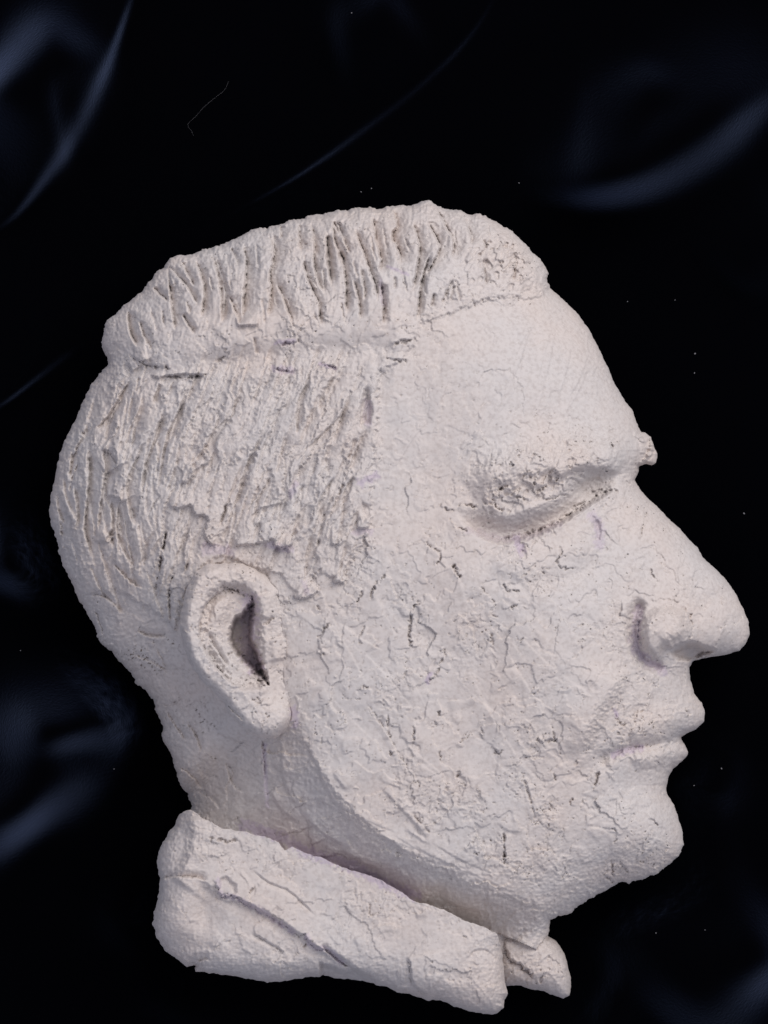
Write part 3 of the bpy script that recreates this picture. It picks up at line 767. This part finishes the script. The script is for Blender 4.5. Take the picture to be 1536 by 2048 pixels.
for pts, w, am in ((crop(80, 1100, 3.072, [(560, 640), (620, 630), (650, 690), (720, 730)]), 18, 0.9), (crop(80, 1100, 3.072, [(480, 640), (560, 660)]), 8, 0.5),
                   (crop(80, 1100, 3.072, [(1070, 1265), (1085, 1270)]), 9, 0.9), (crop(80, 1100, 3.072, [(780, 560), (850, 580)]), 9, 0.8),
                   (crop(1000, 1380, 3.072, [(1140, 110), (1160, 155)]), 7, 0.8), (crop(1000, 1380, 3.072, [(640, 1120), (690, 1060), (760, 1110)]), 11, 0.45),
                   (crop(1000, 1380, 3.072, [(860, 1050), (940, 1060)]), 10, 0.5)):
    tmp = np.zeros_like(DIRT); stain(tmp, pts, w, am, 0.4); DIRT = np.maximum(DIRT, tmp * speck)


# ------------------------------------------------------------------ mesh builders
def to_world(u, v, h):
    z = h * S
    k = (CAM_Z - z) / CAM_Z
    return np.stack([(u - CU) * S * k, (CV - v) * S * k, z], -1)


def sample(Hh, u, v):
    i = np.clip(np.rint(u / G).astype(int), 0, NX - 1); j = np.clip(np.rint(v / G).astype(int), 0, NY - 1)
    return Hh[j, i]


def mesh_object(name, verts, quads, normals, stain_rgba, mat, parent):
    me = bpy.data.meshes.new(name)
    n, q = len(verts), len(quads)
    me.vertices.add(n); me.vertices.foreach_set('co', verts.astype(np.float32).ravel())
    me.loops.add(q * 4); me.loops.foreach_set('vertex_index', quads.astype(np.int32).ravel())
    me.polygons.add(q); me.polygons.foreach_set('loop_start', np.arange(0, q * 4, 4, dtype=np.int32))
    me.update(calc_edges=True)
    me.polygons.foreach_set('use_smooth', np.ones(q, bool))
    if stain_rgba is not None:
        at = me.color_attributes.new('stain', 'FLOAT_COLOR', 'POINT')
        at.data.foreach_set('color', stain_rgba.astype(np.float32).ravel())
    me.materials.append(mat)
    if normals is not None:
        me.normals_split_custom_set_from_vertices(normals.astype(np.float32))
    o = bpy.data.objects.new(name, me); COL.objects.link(o)
    o.parent = parent
    return o


def relief(sd, Hh, skirt, label_fn, label_names, parent_fn):
    """solid relief: height field inside sd > 0, outline snapped to sd = 0, walls folded under by skirt rows.
    skirt: list of (inset px, function(u, v, rim height) -> height)"""
    gy, gx = np.gradient(sd, G)
    gl = np.hypot(gx, gy) + 1e-6
    ins = sd > 0
    cell = ins[:-1, :-1] | ins[1:, :-1] | ins[:-1, 1:] | ins[1:, 1:]
    near = (sd > -3.0)
    cell &= near[:-1, :-1] & near[1:, :-1] & near[:-1, 1:] & near[1:, 1:]
    used = np.zeros(sd.shape, bool)
    for dj in (0, 1):
        for di in (0, 1):
            used[dj:dj + cell.shape[0], di:di + cell.shape[1]] |= cell
    idx = np.full(sd.shape, -1, np.int64)
    idx[used] = np.arange(used.sum())
    u = U[used].copy(); v = V[used].copy(); h = Hh[used].copy(); s = sd[used]
    nx = (gx / gl)[used]; ny = (gy / gl)[used]
    out = s <= 0
    u[out] += -s[out] * nx[out]; v[out] += -s[out] * ny[out]
    col = np.stack([LAV[used], DIRT[used], 0 * s, 1 + 0 * s], -1)
    jj, ii = np.nonzero(cell)
    quads = np.stack([idx[jj + 1, ii], idx[jj + 1, ii + 1], idx[jj, ii + 1], idx[jj, ii]], -1)
    lab = label_fn((ii + 0.5) * G, (jj + 0.5) * G)
    # open edges -> skirt
    e = np.concatenate([quads[:, [k, (k + 1) % 4]] for k in range(4)])
    el = np.concatenate([lab] * 4)
    N = len(u)
    key = e[:, 0] * N + e[:, 1]; rev = e[:, 1] * N + e[:, 0]
    border = ~np.isin(key, rev)
    be, bl = e[border], el[border]
    bv = np.unique(be)
    allu, allv, allh, allc = [u], [v], [h], [col]
    cur = np.full(N, -1, np.int64); cur[bv] = bv
    base = N
    qs, ls = [quads], [lab]
    for inset, hf in skirt:
        kk = np.ones(len(bv))
        for _ in range(8):
            uu = u[bv] + nx[bv] * inset * kk; vv = v[bv] + ny[bv] * inset * kk
            kk = np.where(sample(sd, uu, vv) < 0.5 * inset * kk, kk * 0.65, kk)
        uu = u[bv] + nx[bv] * inset * kk; vv = v[bv] + ny[bv] * inset * kk
        hh = h[bv] + (hf(uu, vv, h[bv]) - h[bv]) * kk ** 0.6
        nxt = np.full(N, -1, np.int64); nxt[bv] = base + np.arange(len(bv)); base += len(bv)
        allu.append(uu); allv.append(vv); allh.append(hh); allc.append(col[bv])
        qs.append(np.stack([cur[be[:, 1]], cur[be[:, 0]], nxt[be[:, 0]], nxt[be[:, 1]]], -1)); ls.append(bl)
        cur = nxt
    u = np.concatenate(allu); v = np.concatenate(allv); h = np.concatenate(allh); col = np.concatenate(allc)
    P = to_world(u, v, h)
    Q = np.concatenate(qs); Lb = np.concatenate(ls)
    a = P[Q[:, 2]] - P[Q[:, 0]]; b = P[Q[:, 3]] - P[Q[:, 1]]
    fn = np.cross(a, b)
    vn = np.zeros_like(P)
    for k in range(4):
        for c in range(3):
            vn[:, c] += np.bincount(Q[:, k], fn[:, c], len(P))
    vn /= np.linalg.norm(vn, axis=1, keepdims=True) + 1e-12
    objs = {}
    for k, nm in enumerate(label_names):
        qk = Q[Lb == k]
        if not len(qk): continue
        ids, inv = np.unique(qk, return_inverse=True)
        objs[nm] = mesh_object(nm, P[ids], inv.reshape(-1, 4), vn[ids], col[ids], CLAY, parent_fn(nm, objs))
    return objs


def empty(name, loc):
    o = bpy.data.objects.new(name, None); o.location = loc
    o.empty_display_size = 0.02
    COL.objects.link(o)
    return o


ear_sd = poly_sd(EAR, 60) + (fbm(14, 2, 101) * 1.6)
H0 = H.copy()
H -= 190 * sstep(6, 26, ear_sd)                 # the head is hollowed behind the ear so that the concha can be deep

head = empty('clay_head', (0, 0, 0))
head['label'] = "pale pinkish clay sculpture of a man's head in profile with swept-back hair and shirt collar"
head['category'] = 'sculpture'

NOSE = [(1262, 985), (1215, 1030), (1235, 1120), (1266, 1200), (1262, 1262), (1276, 1318), (1310, 1337), (1350, 1336), (1392, 1328), (1540, 1330), (1540, 1000), (1290, 940), (1272, 962)]
LIPS = [(1218, 1512), (1262, 1472), (1320, 1440), (1372, 1412), (1402, 1396), (1440, 1400), (1440, 1530), (1362, 1532), (1310, 1540), (1255, 1535)]
LID = [(930, 1030), (985, 1005), (1060, 985), (1112, 968), (1180, 945), (1232, 962), (1200, 990), (1150, 1022), (1100, 1052), (1050, 1072), (1005, 1080), (955, 1062)]
BROW = [(968, 985), (1010, 935), (1080, 905), (1160, 890), (1250, 880), (1276, 858), (1340, 850), (1340, 940), (1278, 938), (1232, 962), (1180, 945), (1112, 968), (1060, 985), (985, 1005)]
NECK = [(60, 1150), (150, 1195), (230, 1180), (300, 1215), (352, 1260), (380, 1330), (440, 1400), (500, 1470), (560, 1475)] + JAW[2:-1] + [(1130, 1832), (1120, 2040), (60, 2040)]
names = ['face', 'hair', 'neck', 'nose', 'lips', 'eyelid', 'eyebrow']


def head_labels(x, y):
    lab = np.zeros(len(x), int)
    lab[inside_poly(NECK, x, y)] = 2
    lab[inside_poly(HAIR_POLY, x, y)] = 1
    lab[inside_poly(NOSE, x, y)] = 3
    lab[inside_poly(LIPS, x, y)] = 4
    lab[inside_poly(BROW, x, y)] = 6
    lab[inside_poly(LID, x, y)] = 5
    return lab


rim_curve = [(1.5, lambda u, v, r: r - 34), (7, lambda u, v, r: r * 0.66), (22, lambda u, v, r: r * 0.36), (48, lambda u, v, r: r * 0.10), (70, lambda u, v, r: r * 0 - 2)]
head_parts = relief(HEAD_SD, H, rim_curve, head_labels, names,
                    lambda nm, objs: objs['face'] if nm in ('nose', 'lips', 'eyelid', 'eyebrow') else head)

# ------------------------------------------------------------------ ear
base_ear = 385.0 + 0.30 * (560 - U) - 0.05 * (V - 1300)
front = sstep(520, 585, U + 0.0 * V) * (1 - sstep(1385, 1425, V))
HE = base_ear * (1 - front) + (H0 + 3) * front
HE -= 42 * np.clip(1 - ear_sd / 20, 0, 1) ** 2 * (1 - front)
FE = Field(HE)
# hollow of the ear inside the rim
SCAPHA = [(440, 1160), (408, 1185), (393, 1225), (391, 1265), (402, 1305), (425, 1340), (455, 1368), (490, 1388), (525, 1385), (540, 1360), (532, 1300), (530, 1240), (520, 1190), (490, 1160)]
FE.pit(SCAPHA, 36, 27, 3)
FE.ridge([(470, 1178), (440, 1210), (428, 1255), (440, 1300), (470, 1345), (510, 1368)], 20, 17, 0.25)
FE.groove([(480, 1172), (440, 1182), (408, 1215), (398, 1262), (414, 1310), (448, 1352), (478, 1374)], 18, 15, side=-1, lip=0.1, rag=2)
FE.groove(crop(300, 1060, 3.84, [(440, 780), (480, 880), (560, 1000), (600, 1060)]), 15, 10, side=-1, rag=1.2)
FE.groove(crop(300, 1060, 3.84, [(420, 900), (500, 1040), (600, 1160), (680, 1210)]), 16, 12, side=-1, rag=1.6)
CONCHA = [(468, 1234), (482, 1226), (497, 1206), (503, 1187), (509, 1200), (510, 1226), (506, 1256), (506, 1280), (517, 1300), (523, 1322), (530, 1345), (536, 1375), (520, 1362), (503, 1341), (484, 1325), (468, 1305), (459, 1280), (461, 1256)]
FE.pit([(494 + (x - 494) * 1.12, 1280 + (y - 1280) * 1.0) for x, y in CONCHA], 88, 12, 3)
FE.crack(crop(300, 1060, 3.84, [(520, 440), (600, 450), (680, 480), (730, 520)]), 5, 14)
FE.crack(crop(300, 1060, 3.84, [(780, 1070), (830, 1150), (885, 1205)]), 4, 22)
FE.ridge(crop(300, 1060, 3.84, [(880, 480), (900, 600), (880, 690)]), 16, 12)
FE.ridge(crop(300, 1060, 3.84, [(960, 820), (970, 920), (990, 1010)]), 17, 14)
FE.groove(crop(300, 1060, 3.84, [(960, 670), (900, 720), (860, 740)]), 10, 10, side=1)
FE.cliff(crop(300, 1060, 3.84, [(600, 1240), (700, 1225), (850, 1215), (900, 1240)]), 6, 18, side=1, sharp=2.5)
FE.groove(crop(300, 1060, 3.84, [(580, 1340), (640, 1400), (720, 1480)]), 16, 9, side=-1, rag=1.5)
FE.bump(545, 1435, 36, 32, 0, 16)
FE.crack(crop(300, 1060, 3.84, [(770, 1290), (830, 1330), (900, 1290)]), 2.2, 6)
HE += 1.3 * FINE + 1.3 * fbm(9, 3, 105) + 2.5 * facets(30, 197) + 3.0 * fbm(45, 2, 107)
pe = perlin(wu / 6.5, wv / 6.5, 109)
HE -= 6 * sstep(0.62, 0.82, pe)
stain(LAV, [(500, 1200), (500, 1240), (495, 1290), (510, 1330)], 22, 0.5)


relief(ear_sd, HE, [(1, lambda u, v, r: np.minimum(r - 12, r)), (7, lambda u, v, r: r - 34), (12, lambda u, v, r: np.minimum(sample(H, u, v) - 14, r - 40))],
       lambda x, y: np.zeros(len(x), int), ['ear'], lambda nm, objs: head)

# ------------------------------------------------------------------ collar
edge_c = fbm(18, 3, 121) * 2.2
col_sd = poly_sd_half(COLLAR) + edge_c
EXT = [(358, 1627), (400, 1560), (600, 1560), (900, 1640), (1150, 1780), (1180, 1860), (1010, 1880)] + COLLAR[21:]
col_dome = inflate(poly_sd_half(EXT) + edge_c, 21)
HC = 190 + 135 * col_dome
FC = Field(HC)
FC.bump(860, 1930, 170, 90, 15, 14)
FC.cliff(crop(280, 1580, 3.072, [(330, 520), (490, 650), (690, 720), (840, 795), (950, 875), (1080, 970), (1300, 1090), (1500, 1190)]), 15, 60, side=-1, sharp=8, rag=3)
FC.cliff(crop(700, 1640, 3.072, [(350, 830), (370, 930), (390, 1010), (480, 1090)]), 9, 70, side=-1, sharp=3, rag=1.5)
FC.groove(crop(280, 1580, 3.072, [(450, 530), (490, 640), (570, 650), (690, 715), (750, 750), (840, 790), (950, 870), (1020, 895), (1080, 965), (1170, 990), (1300, 1085)]), 30, 10, side=1, lip=0.3, rag=4.5, taper=0.1, cutk=0.3)
FC.pit(crop(280, 1580, 3.072, [(480, 540), (530, 520), (600, 580), (600, 640), (520, 680), (480, 640)]), 10, 8)
FC.bump(*crop(280, 1580, 3.072, [(400, 780)])[0], 26, 50, 10, -18)
FC.bump(*crop(280, 1580, 3.072, [(260, 960)])[0], 34, 26, 0, -22)
FC.bump(*crop(280, 1580, 3.072, [(250, 680)])[0], 36, 50, 0, 10)
FC.groove(crop(280, 1580, 3.072, [(110, 555), (200, 535), (330, 540), (420, 560)]), 18, 14, side=-1, rag=2)
FC.groove(crop(280, 1580, 3.072, [(290, 1080), (380, 1050), (430, 1040)]), 22, 12, side=-1, rag=2)
FC.cliff(crop(280, 1580, 3.072, [(300, 150), (300, 330), (250, 470), (190, 560)]), 15, 55, side=-1, sharp=12, rag=4)
FC.crack(crop(280, 1580, 3.072, [(430, 330), (450, 290), (540, 320), (600, 300)]), 3.4, 12)
FC.crack(crop(280, 1580, 3.072, [(710, 590), (670, 640), (690, 700)]), 3.2, 10)
FC.groove(crop(280, 1580, 3.072, [(680, 480), (800, 570), (920, 620), (1090, 780)]), 12, 5, side=1, rag=1)
FC.groove(crop(280, 1580, 3.072, [(680, 870), (800, 940), (900, 1000)]), 12, 7, side=1, rag=1.5)
FC.groove(crop(280, 1580, 3.072, [(1100, 950), (1200, 1040), (1290, 1100)]), 14, 14, side=-1, rag=2)
FC.crack(crop(280, 1580, 3.072, [(1000, 890), (1030, 930), (1000, 970)]), 3.2, 12)
FC.pit(crop(280, 1580, 3.072, [(1095, 1050), (1180, 1070), (1260, 1110), (1330, 1090), (1480, 1180), (1400, 1230), (1150, 1190), (1090, 1150)]), 44, 12)
FC.crack(crop(280, 1580, 3.072, [(460, 980), (500, 940), (560, 925)]), 3.2, 8)
FC.cliff(crop(700, 1640, 3.072, [(10, 740), (120, 680), (200, 640), (290, 640)]), 6, 26, side=1, sharp=3, rag=2)
FC.crack(crop(700, 1640, 3.072, [(360, 850), (370, 930), (380, 1010), (440, 1060), (480, 1085)]), 3.2, 10)
FC.crack(crop(700, 1640, 3.072, [(120, 510), (120, 570), (160, 590)]), 3.2, 9)
FC.crack(crop(700, 1640, 3.072, [(400, 580), (450, 560), (480, 530)]), 3, 9)
FC.crack(crop(700, 1640, 3.072, [(690, 715), (720, 715)]), 2.6, 7)
FC.crack(crop(700, 1640, 3.072, [(780, 1120), (775, 1160), (800, 1180)]), 2.4, 6)
FC.groove(crop(700, 1640, 3.072, [(720, 860), (760, 800), (850, 800), (900, 860)]), 14, 5, side=1, rag=1)
clay_surface(HC, np.full(U.shape, 0.75, np.float32), 0.8)
top_edge = spline(COLLAR[1:21])
f = path_field(top_edge, 130)
sl, d, t, a = f
lift = np.maximum(sample(H, U[sl], V[sl]) + 7 - HC[sl], 0)
neck_h = H[sl]
HC[sl] += np.where(col_sd[sl] > -4, np.clip(lift, 0, 200) * sstep(110, 0, d), 0)
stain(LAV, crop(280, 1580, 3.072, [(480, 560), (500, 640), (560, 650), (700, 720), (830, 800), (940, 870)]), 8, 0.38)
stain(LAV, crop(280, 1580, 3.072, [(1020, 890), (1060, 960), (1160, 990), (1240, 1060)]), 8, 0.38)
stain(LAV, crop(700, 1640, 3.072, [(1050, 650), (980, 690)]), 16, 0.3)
collar_skirt = [(1.5, lambda u, v, r: r * 0.86), (6, lambda u, v, r: r * 0.6), (16, lambda u, v, r: r * 0.3), (30, lambda u, v, r: r * 0 - 2)]
relief(col_sd, HC, collar_skirt, lambda x, y: np.zeros(len(x), int), ['collar'], lambda nm, objs: head)

pt_sd = poly_sd_half(POINT) + fbm(14, 2, 131) * 1.4
HP = 75 + 150 * inflate(pt_sd, 34)
FP = Field(HP)
FP.groove(crop(700, 1640, 3.072, [(930, 720), (980, 840), (1060, 900), (1150, 980)]), 22, 18, side=1, rag=4)
FP.crack(crop(700, 1640, 3.072, [(1165, 1010), (1180, 960), (1215, 930)]), 3.2, 12)
FP.crack(crop(700, 1640, 3.072, [(1080, 980), (1085, 1020)]), 3.5, 12)
FP.groove(crop(700, 1640, 3.072, [(1110, 650), (1130, 680), (1220, 720)]), 12, 12, side=1)
clay_surface(HP, np.ones_like(U), 0.9)
relief(pt_sd, HP, collar_skirt, lambda x, y: np.zeros(len(x), int), ['collar_point'], lambda nm, objs: head)

# ------------------------------------------------------------------ velvet cloth
def axis(lo, hi, fine, ext, coarse):
    mid = np.arange(lo, hi + 0.1, fine)
    g = []
    x, st = hi, fine
    while x < hi + ext:
        st = min(st * 1.15, coarse); x += st; g.append(x)
    g = np.array(g)
    return np.concatenate([(lo - (g - hi))[::-1], mid, g]).astype(np.float32)


cu = axis(-60, 1596, 3.2, 4200, 70); cvv = axis(-60, 2108, 3.2, 4200, 70)
CUU, CVV = np.meshgrid(cu, cvv)
CH = np.zeros(CUU.shape, np.float32)


def fold(pts, width, height, plateau, side=1, taper=0.12):
    """soft step in the cloth: climbs by height over width, then falls back slowly over plateau"""
    f = path_field(spline(pts, 22), plateau * 2.2 + width, axes=(cu, cvv))
    if f is None: return
    sl, d, t, a = f
    t = t * side
    taper = 0.33
    plateau = plateau * 1.15
    e = sstep(0, taper, a) * sstep(0, taper, 1 - a)
    wv_ = width * (1 + 0.35 * np.sin(a * 9.0 + pts[0][1]))
    up = 0.5 + 0.5 * np.tanh(t / wv_ * 1.9)
    CH[sl] += (2.7 if width >= 30 else 1.6) * height * up * np.exp(-(np.maximum(t, 0) / plateau) ** 2) * e


FOLDS = [
    ([(-120, 260), (0, 135), (60, 70), (105, 52), (150, 80), (205, 108), (260, 112)], 70, 78, 150, 1, 0.1),
    ([(300, -110), (258, 10), (215, 130), (150, 270), (95, 350), (20, 440), (-80, 500)], 28, 44, 110, 1, 0.08),
    ([(1030, -90), (978, 15), (930, 85), (860, 155), (768, 230), (600, 350), (440, 440), (330, 500)], 15, 17, 200, -1, 0.1),
    ([(1000, 392), (1090, 390), (1180, 395), (1290, 375), (1410, 310), (1500, 235), (1640, 120)], 62, 74, 150, -1, 0.14),
    ([(1150, 200), (1230, 165), (1290, 140), (1340, 170), (1365, 230)], 60, 16, 90, 1, 0.3),
    ([(-80, 850), (0, 812), (80, 752), (150, 700), (240, 640)], 16, 17, 120, -1, 0.1),
    ([(-100, 1120), (0, 1160), (70, 1180), (150, 1192), (230, 1190)], 60, 54, 130, -1, 0.2),
    ([(0, 1540), (60, 1508), (120, 1490), (200, 1478), (330, 1470)], 62, 66, 120, -1, 0.15),
    ([(-110, 1760), (0, 1690), (60, 1650), (120, 1605), (190, 1575), (260, 1570)], 74, 84, 150, -1, 0.12),
    ([(170, 1760), (220, 1830), (280, 1900), (320, 1960), (350, 2080)], 90, 32, 150, -1, 0.2),
    ([(1536, 1560), (1450, 1600), (1380, 1680), (1300, 1760)], 120, 34, 150, 1, 0.25),
    ([(1640, 1880), (1536, 1960), (1470, 2020), (1380, 2120)], 110, 66, 160, 1, 0.2),
    ([(1200, 1790), (1240, 1880), (1200, 1980), (1100, 2050)], 100, 26, 140, -1, 0.25),
    ([(640, 30), (720, 10), (800, -40)], 60, 26, 120, 1, 0.3),
    ([(1640, 480), (1536, 560), (1490, 610)], 80, 24, 120, 1, 0.25),
]
for a_ in FOLDS:
    if a_[1] >= 30: fold(*a_)
rr = np.random.RandomState(4)
for k in range(60):                           # the cloth goes on in the same soft folds beyond the frame
    ang = rr.uniform(0, 6.28); R = rr.uniform(1500, 4600)
    x, y = 768 + R * math.cos(ang), 1024 + R * math.sin(ang)
    dr = rr.uniform(0, 3.14); L = rr.uniform(250, 500)
    fold([(x - L * math.cos(dr), y - L * math.sin(dr)), (x + rr.uniform(-90, 90), y + rr.uniform(-90, 90)), (x + L * math.cos(dr), y + L * math.sin(dr))],
         rr.uniform(60, 110), rr.uniform(30, 70), 160, 1 if rr.rand() > 0.5 else -1, 0.2)
CH += 16.0 * fbm(330, 2, 141, CUU, CVV)
for _ in range(2):                            # velvet is thick: round every fold off
    for ax in (0, 1):
        c_ = np.cumsum(np.pad(CH, [(6, 5) if k == ax else (0, 0) for k in (0, 1)], mode='edge'), axis=ax)
        n_ = CH.shape[ax]
        CH = ((c_[11:, :] if ax == 0 else c_[:, 11:]) - (c_[:-11, :] if ax == 0 else c_[:, :-11])) / 11.0
        CH = CH[:n_, :] if ax == 0 else CH[:, :n_]
for a_ in FOLDS:                              # the sharper creases
    if a_[1] < 30: fold(*a_)
# pressed flat beneath the sculpture
du = np.clip((CUU / G), 0, NX - 1).astype(int); dv = np.clip((CVV / G), 0, NY - 1).astype(int)
allsd = np.maximum(np.maximum(HEAD_SD, col_sd), pt_sd)[dv, du]
press = sstep(-110, 15, allsd)
CH = CH * (1 - press) - 8 * press
P = to_world(CUU.ravel(), CVV.ravel(), CH.ravel() - 6.0)
nv, nu = CUU.shape
I = np.arange(nv * nu).reshape(nv, nu)
Qc = np.stack([I[1:, :-1], I[1:, 1:], I[:-1, 1:], I[:-1, :-1]], -1).reshape(-1, 4)
cloth = mesh_object('velvet_cloth', P, Qc, None, None, VELVET, None)
cloth['kind'] = 'structure'
cloth['label'] = 'dark navy velvet cloth with soft folds under the clay head'
so = cloth.modifiers.new('thickness', 'SOLIDIFY'); so.thickness = 0.0012; so.offset = -1

# ------------------------------------------------------------------ lint on the velvet
lint_m = bpy.data.materials.new('pale_lint'); lint_m.use_nodes = True
lb = lint_m.node_tree.nodes['Principled BSDF']
lb.inputs['Roughness'].default_value = 1.0; set_spec(lb, 0.0)
ln = lint_m.node_tree.nodes.new('ShaderNodeTexNoise'); ln.inputs['Scale'].default_value = 3000
lr = lint_m.node_tree.nodes.new('ShaderNodeValToRGB')
lr.color_ramp.elements[0].color = (0.10, 0.10, 0.115, 1); lr.color_ramp.elements[1].color = (0.26, 0.26, 0.28, 1)
lint_m.node_tree.links.new(ln.outputs['Fac'], lr.inputs['Fac']); lint_m.node_tree.links.new(lr.outputs['Color'], lb.inputs['Base Color'])


def cloth_h(u, v):
    return CH[np.argmin(np.abs(cvv - v)), np.argmin(np.abs(cu - u))] - 6.0


import bmesh
SPECKS = [
    (703, 26, 1.8, 'tiny pale lint speck on velvet at the top edge, above the hair'),
    (722, 384, 1.9, 'tiny pale lint speck just above the hair, left one of a close pair'),
    (743, 377, 1.7, 'tiny pale lint speck just above the hair, right one of a close pair'),
    (1038, 366, 1.9, 'tiny pale lint speck at the left end of the curved sheen above the hair'),
    (1390, 707, 2.4, 'white lint speck on dark velvet level with the forehead'),
    (1389, 746, 1.6, 'faint lint speck straight below the one level with the forehead'),
    (1488, 1027, 2.6, 'white lint speck on dark velvet right of the nose bridge near the right edge'),
    (1443, 1537, 2.8, 'brightest white lint speck on velvet, right of the lower lip'),
    (1388, 1571, 2.0, 'small pale lint speck in the hollow between lower lip and chin'),
    (1312, 1866, 1.9, 'faint lint speck on velvet below the chin'),
    (1410, 1860, 1.7, 'faint lint speck on velvet low at right, right of the one below the chin'),
    (228, 1538, 1.9, 'tiny lint speck on velvet left of the neck'),
    (1255, 603, 1.5, 'faint lint speck on velvet just right of the upper forehead'),
    (1350, 600, 1.5, 'faint lint speck on velvet, right of the one by the upper forehead'),
    (41, 1301, 1.6, 'faint lint speck on velvet far left, level with the ear'),
]
for n_, (su, sv, sr, lab_) in enumerate(SPECKS):
    bm = bmesh.new()
    bmesh.ops.create_icosphere(bm, subdivisions=1, radius=1.0)
    rs = random.Random(n_)
    for vtx in bm.verts:
        vtx.co *= rs.uniform(0.55, 1.25)
        vtx.co.x *= 1.25; vtx.co.z *= 0.7
        vtx.co *= 0.72 * sr * S
    me = bpy.data.meshes.new('lint_speck'); bm.to_mesh(me); bm.free()
    me.materials.append(lint_m)
    o = bpy.data.objects.new('lint_speck', me); COL.objects.link(o)
    h_ = cloth_h(su, sv)
    o.location = to_world(np.array(su), np.array(sv), np.array(h_ + sr * 0.5)).tolist()
    o.rotation_euler = (0, 0, rs.uniform(0, 3))
    o['label'] = lab_; o['category'] = 'lint'; o['group'] = 'lint specks on the velvet'


def thread(name, pts, r, label):
    p = spline(pts, 5)
    verts, quads = [], []
    for k, (x, y) in enumerate(p):
        h_ = cloth_h(x, y) + 0.4
        for c in range(5):
            an = 2 * math.pi * c / 5
            d = p[min(k + 1, len(p) - 1)] - p[max(k - 1, 0)]; d = d / (np.hypot(*d) + 1e-9)
            verts.append(to_world(np.array(x - d[1] * r * math.cos(an)), np.array(y + d[0] * r * math.cos(an)), np.array(h_ + r * math.sin(an))))
    for k in range(len(p) - 1):
        for c in range(5):
            quads.append((k * 5 + c, k * 5 + (c + 1) % 5, (k + 1) * 5 + (c + 1) % 5, (k + 1) * 5 + c))
    o = mesh_object(name, np.array(verts), np.array(quads), None, None, lint_m, None)
    o['label'] = label; o['category'] = 'thread'
    return o


thread('lint_thread', [(457, 163), (449, 180), (432, 194), (408, 214), (393, 231), (376, 249), (383, 262), (387, 271)], 0.10,
       'thin bent pale thread lying on velvet above the back of the hair')
